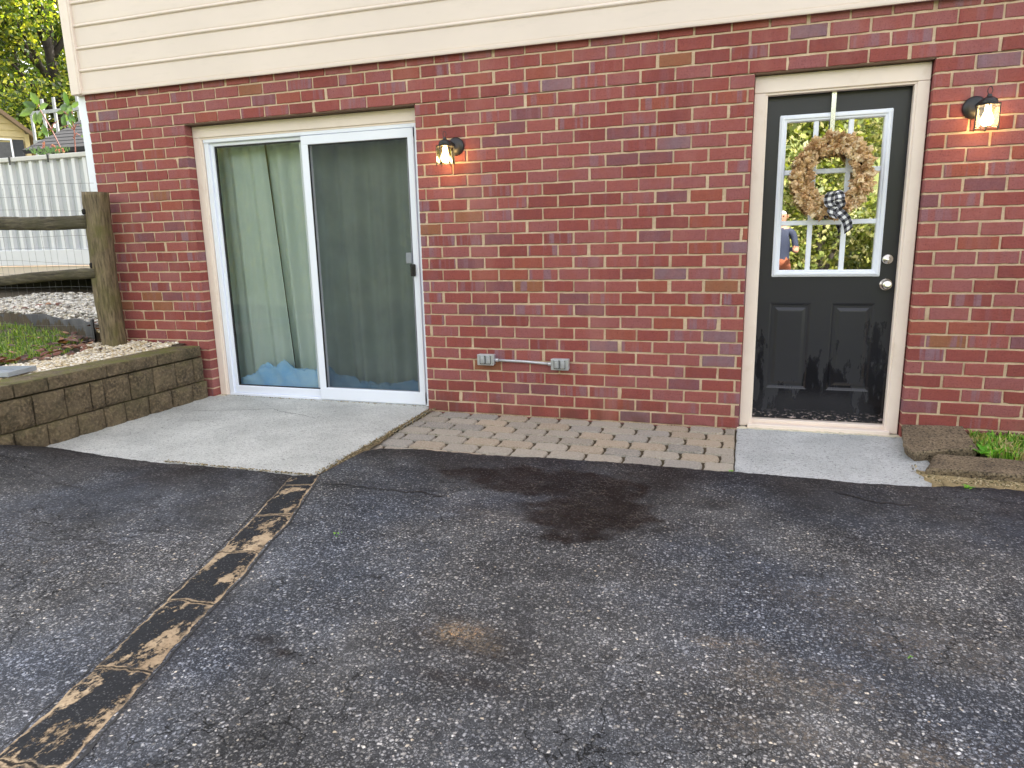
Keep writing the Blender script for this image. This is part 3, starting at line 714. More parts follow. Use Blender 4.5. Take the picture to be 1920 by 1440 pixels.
def leaflet(mb, p, d, n, L, Wd, col, bend=.25, fold=.0):
    d = Vector(d).normalized(); n = Vector(n); s = d.cross(n)
    if s.length < 1e-4: s = d.cross(Vector((.3, .5, .8)))
    s.normalize(); n = s.cross(d).normalized(); p = Vector(p)
    a = p; m1 = p+d*L*.35+n*L*bend*.35; m2 = p+d*L*.7+n*L*bend*.3; e = p+d*L
    b = len(mb.v)
    mb.v += [tuple(a), tuple(m1-s*Wd*.5), tuple(m1+n*Wd*fold), tuple(m1+s*Wd*.5), tuple(m2-s*Wd*.42), tuple(m2+n*Wd*fold), tuple(m2+s*Wd*.42), tuple(e)]
    for f in ((0, 1, 2), (0, 2, 3), (1, 4, 5, 2), (2, 5, 6, 3), (4, 7, 5), (5, 7, 6)): mb.face(tuple(b+i for i in f), col)
for q in range(760):
    a = random.uniform(0, 2*math.pi); left = 1.12 if math.cos(a) < 0 else 1.0
    off = max(-.034, min(.040, random.gauss(.004, .021)*left)); dy = -abs(random.gauss(0, .018))
    if -2.05 < a-2*math.pi < -1.2 and random.random() < .35: continue
    if 1.80 < a < 2.05 and random.random() < .6: continue
    p = Vector(((RW+off)*math.cos(a), dy, (RH+off)*math.sin(a)))
    tang = Vector((-math.sin(a), 0, math.cos(a))); rad = Vector((math.cos(a), 0, math.sin(a)))
    d0 = tang*random.choice((-.8, -.5, .3))+rad*random.uniform(-.1, 1.1)*(1 if off > -.01 else -1)+Vector((0, -random.uniform(.25, 1.0), 0))
    h = random.random(); base = [s2l((226, 196, 156)), s2l((212, 178, 136)), s2l((236, 214, 180)), s2l((180, 142, 102))][int(h*3.99)]
    for k in range(6):
        d = d0.normalized()+Vector((random.uniform(-.55, .55), random.uniform(-.4, .3), random.uniform(-.55, .55)))
        v = random.uniform(.82, 1.12); leaflet(mb, p, d, (random.uniform(-1, 1), -1, random.uniform(-1, 1)), random.uniform(.030, .048), random.uniform(.014, .022), tuple(c*v for c in base), .3, .25)
mb.build('dried_leaves', M['petal'], wt, fix=False)
def m_gingham():
    t = NT('gingham'); uv = t.n('ShaderNodeUVMap'); uv.uv_map = 'strip'; s = t.n('ShaderNodeSeparateXYZ'); t.l(uv.outputs[0], s.inputs[0])
    a = t.math('GREATER_THAN', t.math('FRACT', s.outputs[0]), .5); b = t.math('GREATER_THAN', t.math('FRACT', s.outputs[1]), .5)
    k = t.math('MULTIPLY', t.math('ADD', a, b), .5)
    t.base(t.ramp(k, [(0, (.85, .85, .87)), (.25, (.85, .85, .87)), (.5, (.16, .16, .19)), (.85, (.008, .008, .012))], 'LINEAR'), .8); return t.m
gm = m_gingham()
def ribbon(name, path, width, side, ulen, parent):
    me = bpy.data.meshes.new(name); P = [Vector(p) for p in path]; v = []; f = []; uvs = []
    n = 4; acc = 0
    for k, p in enumerate(P):
        if k: acc += (P[k]-P[k-1]).length
        sv = Vector(side[k] if isinstance(side, list) else side).normalized()
        for j in range(n+1):
            w = (j/n-.5)*width; v.append(tuple(p+sv*w+Vector((0, -.004*math.sin(j*1.6+k), 0)))); uvs.append((w/ulen+.25, acc/ulen))
    for k in range(len(P)-1):
        for j in range(n): a = k*(n+1)+j; f.append((a, a+1, a+n+2, a+n+1))
    me.from_pydata(v, [], f); me.materials.append(gm); ul = me.uv_layers.new(name='strip')
    for lp in me.loops: ul.data[lp.index].uv = uvs[lp.vertex_index]
    me.polygons.foreach_set('use_smooth', [True]*len(f))
    o = bpy.data.objects.new(name, me); COL.objects.link(o); o.parent = parent; return o
bow = thing('bow', None, None, (.018, -.055, -.165)); bow.parent = wt; bow.name = 'bow'
ribbon('bow_loop', [(-.01+.03*math.sin(a)*1.0, -.01-.022*(1-math.cos(a*.5)), .035+.045*math.cos(a)) for a in np.linspace(.1, 6.1, 15)], .056, (1, .2, .15), .034, bow)
ribbon('bow_loop', [(.004+.022*math.sin(a), -.03-.012*math.cos(a), .0+.028*math.cos(a)) for a in np.linspace(0, 6.2, 13)], .050, (1, -.1, .3), .034, bow)
ribbon('bow_tail', [(0, -.028, -.01), (.012, -.034, -.035), (.035, -.040, -.055), (.058, -.036, -.080), (.070, -.030, -.112), (.076, -.02, -.145)], .052, (.75, -.2, .6), .034, bow)
ribbon('bow_tail', [(-.005, -.026, 0.), (-.020, -.030, -.02), (-.022, -.03, -.045), (-.006, -.028, -.070)], .048, (.9, -.1, -.35), .034, bow)

# ------------------------------------------------------------------ ground
mb = MB(); mb.poly([(-150, -150, -.06), (150, -150, -.06), (150, 150, -.06), (-150, 150, -.06)]); g = struct('ground', mb, M['lawn'])
mb = MB(); nx = 60
for j, (yy, zz) in enumerate([(-13.5, -.05), (-16, .8), (-20, 2.6), (-27, 5.5), (-40, 8.0)]):
    for i in range(nx+1): x = -45+80*i/nx; mb.v.append((x, yy+.8*float(vnoise(i*.7, j)), zz*(1+.25*float(vnoise(i*.4, j*2)))))
for j in range(4):
    for i in range(nx): p = j*(nx+1)+i; mb.face((p, p+1, p+nx+2, p+nx+1))
struct('reflected_bank', mb, simple('bank_grass', (.11, .13, .035), .95, var=.5, scale=1.5, bump=1., bscale=8, dirt=((.03, .05, .012), .8)), smooth=True)  # unseen bank added to hide pale sky gaps in the door-glass reflection
# asphalt sheet
edge = np.array([(-4.3, -1.47), (-3.777, -1.438), (-3.337, -1.489), (-2.933, -1.506), (-2.582, -1.493), (-2.247, -1.490), (-2.033, -1.503), (-1.945, -1.479), (-1.915, -1.409), (-1.908, -1.213), (-1.896, -1.026), (-1.83, -.957),
  (-1.572, -.925), (-1.241, -.934), (-.937, -.908), (-.642, -.891), (-.357, -.884), (-.083, -.894), (.118, -.893), (.426, -.896), (.662, -.913), (.996, -.889), (1.133, -.84), (1.234, -.845), (1.383, -.846), (5.5, -.86)])
def asphalt():
    xs = np.concatenate([np.linspace(-12, -4.3, 30)[:-1], np.linspace(-4.3, 1.8, 620), np.linspace(1.8, 6, 20)[1:]])
    xs = xs[xs >= -3.93-.4]; xs = xs[(xs > -3.93)]
    yb = np.interp(xs, edge[:, 0], edge[:, 1])+(fbm(xs*22, xs*0+3, 4)-.47)*.028+(vnoise(xs*90, xs*0)-.5)*.006
    rows = np.concatenate([np.linspace(0, 1, 330)**1.15*.30, np.linspace(.30, 1, 40)[1:]])
    Xg = np.repeat(xs[None], len(rows), 0); Yg = yb[None]+( -14.0-yb[None])*rows[:, None]
    Z = .016+.010*sst(0, .05, (yb[None]-Yg))*1.0-.016*(rows[:, None] == 0)+(fbm(Xg*2.1, Yg*2.1, 3)-.45)*.016*sst(.1, .5, yb[None]-Yg)
    Z += .085*sst(1.42, 1.75, -Yg)*sst(3.15, 3.85, -Xg)
    Z -= .012*np.exp(-((Xg+.7)/.5)**2-((Yg+1.45)/.3)**2)
    # real marks on the surface
    nz = fbm(Xg*5, Yg*5, 5); nz2 = fbm(Xg*14+5, Yg*14, 4)
    near = sst(.55, .05, (yb[None]-Yg)+(nz-.45)*.5)*.62          # fresh sealer along the house
    d1 = np.exp(-(((Xg+.74)/.52)**2+((Yg+1.28)/.21)**2)**1.5); d2 = np.exp(-(((Xg+.50)/.30)**2+((Yg+1.64)/.30)**2)**1.5); d3 = np.exp(-(((Xg+1.15)/.36)**2+((Yg+1.25)/.13)**2))
    oil = sst(.18, .72, np.maximum(np.maximum(d1, d2), d3*.8)+(nz2-.47)*.9+(nz-.47)*.6)*(.75+.4*nz2)
    rs = np.exp(-(((Xg+.60)/.24)**2+((Yg+2.69)/.12)**2))*.55; rs2 = np.exp(-(((Xg+.58)/.16)**2+((Yg+2.86)/.03)**2))*.8+np.exp(-(((Xg+1.22)/.05)**2+((Yg+2.85)/.025)**2))*.9+np.exp(-(((Xg+1.12)/.04)**2+((Yg+2.89)/.02)**2))*.9
    edgeR = np.exp(-((Xg-(-1.50+(Yg+2.95)*-.27))/.10)**2)*.5*sst(-2.6, -2.9, Yg)       # dark band beside the strip
    r = np.clip(np.maximum(np.maximum(near, oil*1.0), np.maximum(edgeR*(.5+nz2), np.maximum(rs, rs2)*(.3+1.4*nz2))), 0, 1)
    g = np.zeros_like(r)
    for (cx, cy, sx, sy, a) in [(-.66, -2.65, .085, .05, 1.9), (-.57, -2.70, .05, .03, .9), (-.95, -1.75, .2, .05, .2), (.07, -2.50, .05, .03, .8), (.16, -2.47, .04, .03, .6), (.30, -2.62, .22, .10, .45), (.62, -2.35, .25, .12, .4), (.45, -2.15, .3, .1, .25), (.62, -2.9, .3, .12, .4), (-2.9, -2.6, .5, .4, .14), (.3, -2.85, .3, .08, .3)]:
        g = np.maximum(g, a*np.exp(-((Xg-cx)/sx)**2-((Yg-cy)/sy)**2)*(.2+1.4*nz2))
    wear = np.clip(.22+.75*sst(.35, 1.2, yb[None]-Yg)+(nz-.47)*1.3-.25*sst(-1.9, -2.2, Xg), .05, 1)
    v = np.stack([Xg, Yg, Z], -1).reshape(-1, 3); nr, nc = Xg.shape
    ii = (np.arange(nr-1)[:, None]*nc+np.arange(nc-1)[None]).ravel(); F = np.stack([ii, ii+nc, ii+nc+1, ii+1], 1)
    me = bpy.data.meshes.new('driveway'); me.vertices.add(len(v)); me.vertices.foreach_set('co', v.ravel())
    me.loops.add(F.size); me.loops.foreach_set('vertex_index', F.ravel()); me.polygons.add(len(F))
    me.polygons.foreach_set('loop_start', np.arange(len(F))*4); me.polygons.foreach_set('loop_total', np.full(len(F), 4))
    at = me.attributes.new('mark', 'FLOAT_COLOR', 'POINT'); c = np.stack([r, g, wear, np.ones_like(r)], -1).astype(np.float32); at.data.foreach_set('color', c.ravel())
    me.update(calc_edges=True); me.validate(); me.polygons.foreach_set('use_smooth', [True]*len(F)); me.materials.append(M['asphalt'])
    o = bpy.data.objects.new('driveway', me); COL.objects.link(o); o['kind'] = 'structure'
    def zat(x, y):
        i = int(np.argmin(abs(xs-x))); j = int(np.argmin(abs(Yg[:, i]-y))); return Z[j, i]
    return zat
zat = asphalt()
# painted concrete strip set into the asphalt
SL = [(-2.030, -1.54), (-1.903, -2.072), (-1.846, -2.266), (-1.782, -2.499), (-1.715, -2.768), (-1.662, -2.968), (-1.574, -3.308), (-1.50, -3.60), (-1.25, -4.6)]
SR = [(-1.905, -1.50), (-1.756, -2.007), (-1.703, -2.228), (-1.631, -2.439), (-1.558, -2.738), (-1.504, -2.947), (-1.403, -3.275), (-1.32, -3.57), (-1.05, -4.6)]
lift = lambda P_: [(cam.location.x+(x-cam.location.x)*.972, cam.location.y+(y-cam.location.y)*.972) for x, y in P_]
SL = [(-2.050, -1.545)]+[(a-.014, b) for a, b in lift(SL[1:])]; SR = [(-1.900, -1.50)]+[(a+.022, b) for a, b in lift(SR[1:])]
def strip():
    v = []; uvs = []; f = []; n = 200
    tl = np.linspace(0, 1, len(SL)); cum = 0; prev = None
    for k in range(n+1):
        t_ = k/n; l = np.array([np.interp(t_, tl, [p[i] for p in SL]) for i in (0, 1)]); r = np.array([np.interp(t_, tl, [p[i] for p in SR]) for i in (0, 1)])
        jl = (vnoise(k*.35, 1)-.5)*.012; jr = (vnoise(k*.35, 9)-.5)*.012
        c = (l+r)/2
        if prev is not None: cum += np.linalg.norm(c-prev)
        prev = c
        for j in range(7):
            u = j/6; p = l*(1-u)+r*u; p[0] += jl*(1-u)+jr*u
            z = zat(p[0], p[1])+.004+(.0015 if 0 < j < 6 else -.006)
            v.append((p[0], p[1], z)); uvs.append((u, cum/.37))
    for k in range(n):
        for j in range(6): a = k*7+j; f.append((a, a+7, a+8, a+1))
    me = bpy.data.meshes.new('concrete_strip'); me.from_pydata(v, [], f); ul = me.uv_layers.new(name='strip')
    for lp in me.loops: ul.data[lp.index].uv = uvs[lp.vertex_index]
    me.materials.append(M['strip']); me.polygons.foreach_set('use_smooth', [True]*len(f))
    o = bpy.data.objects.new('concrete_strip', me); COL.objects.link(o); o['kind'] = 'structure'
strip()
def crack(name, pts, w, m, base=None, kind='structure', jit=.012):
    P = []
    for a, b in zip(pts, pts[1:]):
        for k in range(8):
            t_ = k/8; P.append((a[0]+(b[0]-a[0])*t_+random.uniform(-jit, jit)*.5, a[1]+(b[1]-a[1])*t_+random.uniform(-jit, jit)))
    mb = MB(); n = len(P)
    for k, p in enumerate(P):
        q = P[min(k+1, n-1)]; o_ = P[max(k-1, 0)]; d = Vector((q[0]-o_[0], q[1]-o_[1])).normalized(); ww = w*(.35+.8*random.random())*(min(1, min(k, n-1-k)/5)+.1)
        z = (zat(*p)+.0022) if base is None else base
        mb.v += [(p[0]-d.y*ww, p[1]+d.x*ww, z), (p[0]+d.y*ww, p[1]-d.x*ww, z)]
    for k in range(n-1): mb.face((2*k, 2*k+1, 2*k+3, 2*k+2))
    o = mb.build(name, m, fix=False); o['kind'] = kind
mk = simple('crack_tar', (.010, .010, .011), .6)
crack('tar_crack', [(-1.85, -1.60), (-1.70, -1.595), (-1.572, -1.60), (-1.443, -1.605), (-1.353, -1.607), (-1.30, -1.575), (-1.219, -1.61), (-1.149, -1.585)], .006, mk)
crack('tar_crack', [(-3.753, -1.83), (-3.583, -1.82), (-3.391, -1.88), (-3.275, -1.886), (-3.151, -1.955), (-3.036, -1.958), (-2.88, -1.981)], .004, mk)
crack('tar_crack', [(.55, -1.10), (.63, -1.15), (.70, -1.19), (.80, -1.20), (.86, -1.19)], .006, mk)
crack('tar_crack', [(-2.9, -2.45), (-2.6, -2.5), (-2.35, -2.42), (-2.1, -2.48)], .003, mk)
crack('tar_crack', [(a+.004, b) for a, b in SR[:-1]], .0045, mk, jit=.006)
crack('tar_crack', [(a-.004, b) for a, b in SL[:-1]], .003, mk, jit=.008)
# slabs
def slab(name, pts, z, m, base=-.15, n=60):
    pts = [Vector((p[0], p[1], 0)) for p in pts]; P = []
    for a, b in zip(pts, pts[1:]+pts[:1]):
        k_ = max(2, int((b-a).length/.03))
        for k in range(k_):
            q = a.lerp(b, k/k_); P.append((q.x+random.uniform(-.0025, .0025), q.y+random.uniform(-.0025, .0025)))
    mb = MB(); b0 = 0; N = len(P); cx = sum(p[0] for p in P)/N; cy = sum(p[1] for p in P)/N
    for ins, zz in ((0, base), (0, z-.007), (.005, z-.0015), (.012, z)):
        for p in P:
            d = Vector((p[0]-cx, p[1]-cy)); d = d/d.length*ins; mb.v.append((p[0]-d.x, p[1]-d.y, zz))
    for r in range(3):
        for k in range(N): q = (k+1) % N; mb.face((r*N+k, r*N+q, (r+1)*N+q, (r+1)*N+k))
    mb.face(tuple(3*N+k for k in range(N)))
    return struct(name, mb, m)
slab('patio_slab', [(-3.91, .09), (-1.99, .09), (-1.975, -.4), (-1.972, -.85), (-1.968, -1.25), (-1.945, -1.515), (-2.3, -1.53), (-3.0, -1.54), (-3.91, -1.52)], .014, M['slab'])
slab('doorstep_slab', [(.128, .03), (1.09, .03), (1.09, -.45), (1.04, -.99), (.118, -.99)], .006, M['step'])
crack('slab_crack', [(-3.75, -.45), (-3.572, -.43), (-3.388, -.367), (-3.245, -.326), (-3.119, -.262), (-3.014, -.313), (-2.895, -.353), (-2.78, -.377), (-2.60, -.45)], .0022, mk, base=.0155, jit=.006)
crack('slab_crack', [(-3.6, -.75), (-3.45, -.70), (-3.30, -.62), (-3.245, -.50)], .0012, mk, base=.0155, jit=.006)
# dirt bed below pavers and in the joint beside the slab
mb = MB(); mb.poly([(-2.05, .02, -.012), (.2, .02, -.012), (.2, -1.1, -.012), (-2.05, -1.1, -.012)]); struct('paver_bed', mb, M['dirt'])
mb = MB()
Q = [(-1.99, .0), (-1.975, -.4), (-1.97, -.85), (-1.965, -1.25), (-1.945, -1.52)]
for k in range(40):
    t_ = k/40; x = np.interp(t_, [0, .25, .55, .8, 1], [q[0] for q in Q]); y = -1.53*t_
    wdt = .014+.065*sst(.25, .75, t_)*(1-.4*sst(.85, 1, t_))+random.uniform(0, .012)
    a = len(mb.v); mb.v += [(x-.004, y, .008+random.uniform(-.003, .004)), (x+wdt*.5, y, .013+random.uniform(-.004, .005)), (x+wdt, y, .010 if t_ < .6 else .022)]
    if k: 
        for j in (0, 1): mb.face((a-3+j, a-2+j, a+1+j, a+j))
struct('joint_dirt', mb, simple('joint_grit', s2l((104, 88, 62)), .95, var=.35, scale=30, bump=1., bscale=90, dirt=(s2l((84, 84, 44)), .7)))
SLABGRIT = True
# pavers
def pavers():
    mb = MB(); row = 0; y = .0; PD = .142; PL = .212
    while y > -1.05:
        off = (row % 2)*PL*.5+.02*math.sin(row*3)
        x = -1.96-PL*.5+off
        while x < .118:
            x0, x1 = max(x+.003, -1.945), min(x+PL-.003, .116)
            if x1-x0 > .03:
                y1, y0 = y-.0055, y-PD+.0055; v = random.uniform(.80, 1.12); h = random.random()
                c = s2l((150, 142, 130)) if h < .45 else (s2l((138, 134, 128)) if h < .8 else s2l((158, 142, 122))); c = tuple(q*v for q in c)
                out = []; cut0 = x0 > x+.006; cut1 = x1 < x+PL-.006; ym = (y0+y1)/2; hy = (y1-y0)/2
                rc = .024; arc = .013
                for k in range(15):      # right end bulges out, left end is hollowed to match
                    q = -1+2*k/14; ins = rc*max(0, (abs(q)-(1-rc/hy))/(rc/hy))**2
                    out.append((x1-(arc*(q*q)+ins if not cut1 else 0), ym+hy*q))
                for k in range(15):
                    q = 1-2*k/14; ins = rc*.6*max(0, (abs(q)-(1-rc/hy))/(rc/hy))**2
                    out.append((x0+(-arc*(q*q)+ins+.004 if not cut0 else 0), ym+hy*q))
                out = [(p[0]+random.uniform(-.0012, .0012), p[1]+random.uniform(-.0012, .0012)) for p in out]
                zt = random.uniform(-.003, .003); tx, ty = random.uniform(-.012, .012), random.uniform(-.012, .012); cx, cy = (x0+x1)/2, (y0+y1)/2; b = len(mb.v); N = len(out)
                for s_, zz in ((1, -.05), (1, -.020), (.975, -.008), (.925, .0)):
                    for p in out: px, py = cx+(p[0]-cx)*s_, cy+(p[1]-cy)*s_; mb.v.append((px, py, zz+zt+(px-cx)*tx+(py-cy)*ty))
                for r in range(3):
                    for k in range(N): q = (k+1) % N; mb.face((b+r*N+k, b+r*N+q, b+(r+1)*N+q, b+(r+1)*N+k), c)
                mb.face(tuple(b+3*N+k for k in range(N)), c)
            x += PL
        y -= PD; row += 1
    struct('paver_path', mb, M['paver'])
pavers()

# ------------------------------------------------------------------ retaining wall
rw = thing('retaining_wall', 'low mossy retaining wall of split concrete blocks beside the patio slab', 'retaining wall', (-3.93, -1.0, 0))
def rough_block(y0, y1, z0, z1, xf, depth, moss, amp=.011, overhang=0):
    mb = MB(); ny, nz = 9, 6; col = (moss, 0, 0); s = random.random()*50
    def P(j, k):   # face grid
        u, v = j/ny, k/nz; yy = y0+(y1-y0)*u; zz = z0+(z1-z0)*v
        e = min(u, 1-u, v, 1-v)*2; bul = amp*1.5*min(1, e*2.6)
        return (xf-.006+bul+(fbm(yy*26+s, zz*26, 3)-.45)*amp*2.4*(1 if e > 0 else .5), yy, zz)
    b = len(mb.v)
    for k in range(nz+1):
        for j in range(ny+1): mb.v.append(P(j, k))
    for k in range(nz):
        for j in range(ny): p = b+k*(ny+1)+j; mb.face((p, p+1, p+ny+2, p+ny+1), col)
    # top grid
    nd = 4; t0 = len(mb.v)
    for i in range(1, nd+1):
        for j in range(ny+1):
            yy = y0+(y1-y0)*j/ny; x = xf-depth*i/nd; mb.v.append((x, yy, z1+(fbm(yy*20, x*20+s, 3)-.45)*.006+.002*math.sin(i/nd*3)))
    top = lambda i, j: (b+nz*(ny+1)+j) if i == 0 else t0+(i-1)*(ny+1)+j
    for i in range(nd):
        for j in range(ny): mb.face((top(i, j), top(i, j+1), top(i+1, j+1), top(i+1, j)), col)
    for j in (0, ny):   # ends
        loop = [b+k*(ny+1)+j for k in range(nz+1)]+[top(i, j) for i in range(1, nd+1)]
        q = len(mb.v); mb.v.append((xf-depth, y0 if j == 0 else y1, z0)); mb.face(tuple(loop+[q]), col)
    return mb
def to_local(mb, o):
    mb.v = [(p[0]-o[0], p[1]-o[1], p[2]-o[2]) for p in mb.v]; return mb
RO = (-3.93, -1.0, 0)
def course(name, y_start, lens, z0, z1, xf, depth, moss, amp=.011):
    y = y_start; k = 0
    while y > -3.2:
        L = lens[k % len(lens)]+random.uniform(-.006, .006); mb = rough_block(y-L+.005, y-.004, z0+.004, z1-.003, xf+random.uniform(-.003, .003), depth, moss, amp)
        to_local(mb, RO).build(name, M['block'], rw, smooth=False); y -= L; k += 1
course('wall_block', -.02, [.165, .205, .21, .205], -.05, .147, -3.890, .2, .45)
course('wall_block', -.03, [.105, .185, .21, .205, .205], .147, .337, -3.905, .2, .45)
course('cap_block', -.04, [.43, .43, .42, .21], .343, .428, -3.900, .24, 1.0, .004)

# ------------------------------------------------------------------ yard behind the wall
def yz(x, y):
    z = .405+.08*sst(-.4, .6, y)
    yl = np.interp(x, [-7.5, -6.2, -5.34, -4.86], [.60, .45, .12, -.10])
    z = z+np.where(y > yl, .10+.06*np.clip((y-yl)/1.5, 0, 2), 0)*sst(-4.80, -4.86, x)
    return z+(fbm(np.asarray(x)*3., np.asarray(y)*3., 3)-.45)*.03
xs = np.concatenate([np.linspace(-14, -7, 20)[:-1], np.linspace(-7, -4.08, 90)]); ys = np.concatenate([np.linspace(-3.4, -1.6, 12)[:-1], np.linspace(-1.6, 1.6, 110), np.linspace(1.6, 14, 20)[1:]])
Xg, Yg = np.meshgrid(xs, ys); Zg = yz(Xg, Yg); Zg = np.where(Yg < -3.3, -.1, Zg)
mb = MB(); mb.v = list(zip(Xg.ravel().tolist(), Yg.ravel().tolist(), Zg.ravel().tolist())); nc = len(xs)
for j in range(len(ys)-1):
    for i in range(nc-1): p = j*nc+i; mb.face((p, p+1, p+nc+1, p+nc))
b = len(mb.v)
mb.build('yard', M['soil'], smooth=True, fix=False)['kind'] = 'structure'
mb = MB(); mb.poly([(-4.08, -3.4, .40), (-4.08, .1, .40), (-4.8, .1, .40), (-4.8, 8, .40), (-4.775, 8, .40), (-4.775, .0, .40), (-3.93, .0, .40), (-3.93, -3.4, .40)]); mb.build('yard_border', M['soil'], fix=False)['kind'] = 'structure'
ICO = None
def pebbles(name, pts, size, palette, lab):
    phi = (1+5**.5)/2
    iv = np.array([(-1, phi, 0), (1, phi, 0), (-1, -phi, 0), (1, -phi, 0), (0, -1, phi), (0, 1, phi), (0, -1, -phi), (0, 1, -phi), (phi, 0, -1), (phi, 0, 1), (-phi, 0, -1), (-phi, 0, 1)])/1.9
    fc = [(0, 11, 5), (0, 5, 1), (0, 1, 7), (0, 7, 10), (0, 10, 11), (1, 5, 9), (5, 11, 4), (11, 10, 2), (10, 7, 6), (7, 1, 8), (3, 9, 4), (3, 4, 2), (3, 2, 6), (3, 6, 8), (3, 8, 9), (4, 9, 5), (2, 4, 11), (6, 2, 10), (8, 6, 7), (9, 8, 1)]
    mb = MB()
    for (x, y, z) in pts:
        r = size*random.uniform(.6, 1.35); sc = np.array([r*random.uniform(.8, 1.4), r*random.uniform(.8, 1.3), r*random.uniform(.45, .8)])*.5
        a = random.uniform(0, 6.28); ca, sa = math.cos(a), math.sin(a); b = len(mb.v); pal = random.choice(palette); v = random.uniform(.8, 1.1); c = tuple(q*v for q in pal)
        P = iv*sc*(1+.12*rng.standard_normal((12, 1))); 
        for p in P: mb.v.append((x+p[0]*ca-p[1]*sa, y+p[0]*sa+p[1]*ca, z+p[2]))
        for f in fc: mb.face((b+f[0], b+f[1], b+f[2]), c)
    o = mb.build(name, M['pebble'], smooth=True, fix=False); tag(o, lab, 'gravel', None, 'stuff'); return o
pal_w = [s2l((226, 214, 190)), s2l((208, 192, 160)), s2l((236, 230, 216)), s2l((190, 170, 132)), s2l((214, 204, 186))]
pts = []
def front_band(x, y):
    lim = np.interp(y, [-2.2, -1.2, -.8, -.45, -.2, .05], [-4.55, -4.62, -4.72, -4.70, -4.95, -4.85]); return x > lim+.1*(vnoise(x*9, y*9)-.5)
while len(pts) < 5200:
    x, y = random.uniform(-5.0, -3.98), random.uniform(-2.1, .06)
    if x < -4.10 or True:
        if not front_band(x, y): continue
        if x > WL and y > -.01: continue
        if x > -4.13: continue
        pts.append((x, y, float(yz(x, y))+random.uniform(.0, .014)))
pebbles('gravel', pts, .021, pal_w, 'cream pebble gravel between the mossy wall cap and the grass')
pts = []
while len(pts) < 6500:
    x, y = random.uniform(-8.2, -4.9), random.uniform(.1, 2.1)
    if y < np.interp(x, [-8, -6.2, -5.34, -4.86], [.66, .48, .15, -.07]): continue
    pts.append((x, y, float(yz(x, y))+random.uniform(.0, .02)))
pal_g = [s2l((215, 212, 204)), s2l((190, 188, 182)), s2l((236, 232, 224)), s2l((150, 144, 134)), s2l((205, 196, 178))]
pebbles('gravel', pts, .032, pal_g, 'pale grey gravel bed behind the black garden edging')
# black edging
mb = MB(); E = [(-8.0, .66), (-7.0, .57), (-6.2, .45), (-5.7, .26), (-5.34, .12), (-5.0, -.05), (-4.88, -.12)]
n = 60; P = []
for k in range(n+1):
    t_ = k/n*(len(E)-1); i = min(int(t_), len(E)-2); f_ = t_-i; P.append((E[i][0]*(1-f_)+E[i+1][0]*f_, E[i][1]*(1-f_)+E[i+1][1]*f_+.008*math.sin(k*.9)))
for k, p in enumerate(P):
    zt = .585+.012*math.sin(k*.35)+.03*sst(.6, 1, k/n); b_ = len(mb.v)
    mb.v += [(p[0], p[1], .40), (p[0], p[1], zt), (p[0]-.004, p[1]+.008, zt+.006), (p[0]-.002, p[1]+.014, zt), (p[0], p[1]+.008, .40)]
    if k:
        for j in range(4): mb.face((b_-5+j, b_+j, b_+j+1, b_-4+j))
tag(mb.build('garden_edging', simple('black_plastic', (.006, .007, .009), .6, bump=.2, bscale=8), smooth=True), 'black plastic edging strip curving between grass and grey gravel', 'garden edging')
def blades(name, pts, h, cols, lab, cat='grass', w=.004):
    mb = MB()
    for (x, y, z) in pts:
        a = random.uniform(0, 6.28); L = h*random.uniform(.5, 1.3); ln = random.uniform(.1, .8); dx, dy = math.cos(a), math.sin(a); b = len(mb.v); ww = w*random.uniform(.6, 1.4); sx, sy = -dy*ww, dx*ww
        mb.v += [(x-sx, y-sy, z), (x+sx, y+sy, z), (x+dx*L*ln*.35-sx*.8, y+dy*L*ln*.35-sy*.8, z+L*.6), (x+dx*L*ln*.35+sx*.8, y+dy*L*ln*.35+sy*.8, z+L*.6), (x+dx*L*ln, y+dy*L*ln, z+L*(1-.45*ln))]
        v = random.uniform(.7, 1.25); c = tuple(q*v for q in random.choice(cols)); mb.face((b, b+1, b+3, b+2), c); mb.face((b+2, b+3, b+4), c)
    return tag(mb.build(name, M['grass'], fix=False), lab, cat, None, 'stuff')
gc = [s2l((96, 128, 48)), s2l((120, 150, 60)), s2l((80, 108, 44)), s2l((150, 160, 84))]
pts = []
while len(pts) < 9000:
    x, y = random.uniform(-7.3, -4.62), random.uniform(-1.9, .6)
    if y > np.interp(x, [-7, -6.2, -5.34, -4.86], [.50, .40, .07, -.2]): continue
    if front_band(x+.10, y) or vnoise(x*3, y*3)+.35*vnoise(x*11, y*11) < .45: continue
    pts.append((x, y, float(yz(x, y))-.003))
blades('grass', pts, .055, gc, 'short green grass among dead leaves beside the wooden fence post')
# dead leaves
mb = MB(); lc = [s2l((92, 56, 44)), s2l((120, 78, 58)), s2l((74, 46, 38)), s2l((150, 108, 76)), s2l((110, 62, 44))]
for q in range(150):
    x, y = random.uniform(-5.9, -4.62), random.uniform(-1.2, .15)
    if q < 90: x = np.interp(y, [-1.2, -.5, .1], [-4.75, -4.8, -5.2])+random.gauss(0, .14)
    if q > 135: x, y = random.uniform(-7, -5.2), random.uniform(.5, 1.6)
    if x > -4.15: continue
    z = float(yz(x, y))+.02+random.uniform(0, .02); a = random.uniform(0, 6.28)
    leaflet(mb, (x, y, z), (math.cos(a), math.sin(a), random.uniform(-.1, .3)), (random.uniform(-.5, .5), random.uniform(-.5, .5), 1), random.uniform(.05, .10), random.uniform(.035, .06), random.choice(lc), random.uniform(-.1, .35), random.uniform(-.3, .3))
tag(mb.build('dead_leaves', m_tint('dead_leaf', .6, .1), fix=False), 'scattered brown dead leaves on the grass and gravel', 'leaves', None, 'stuff')
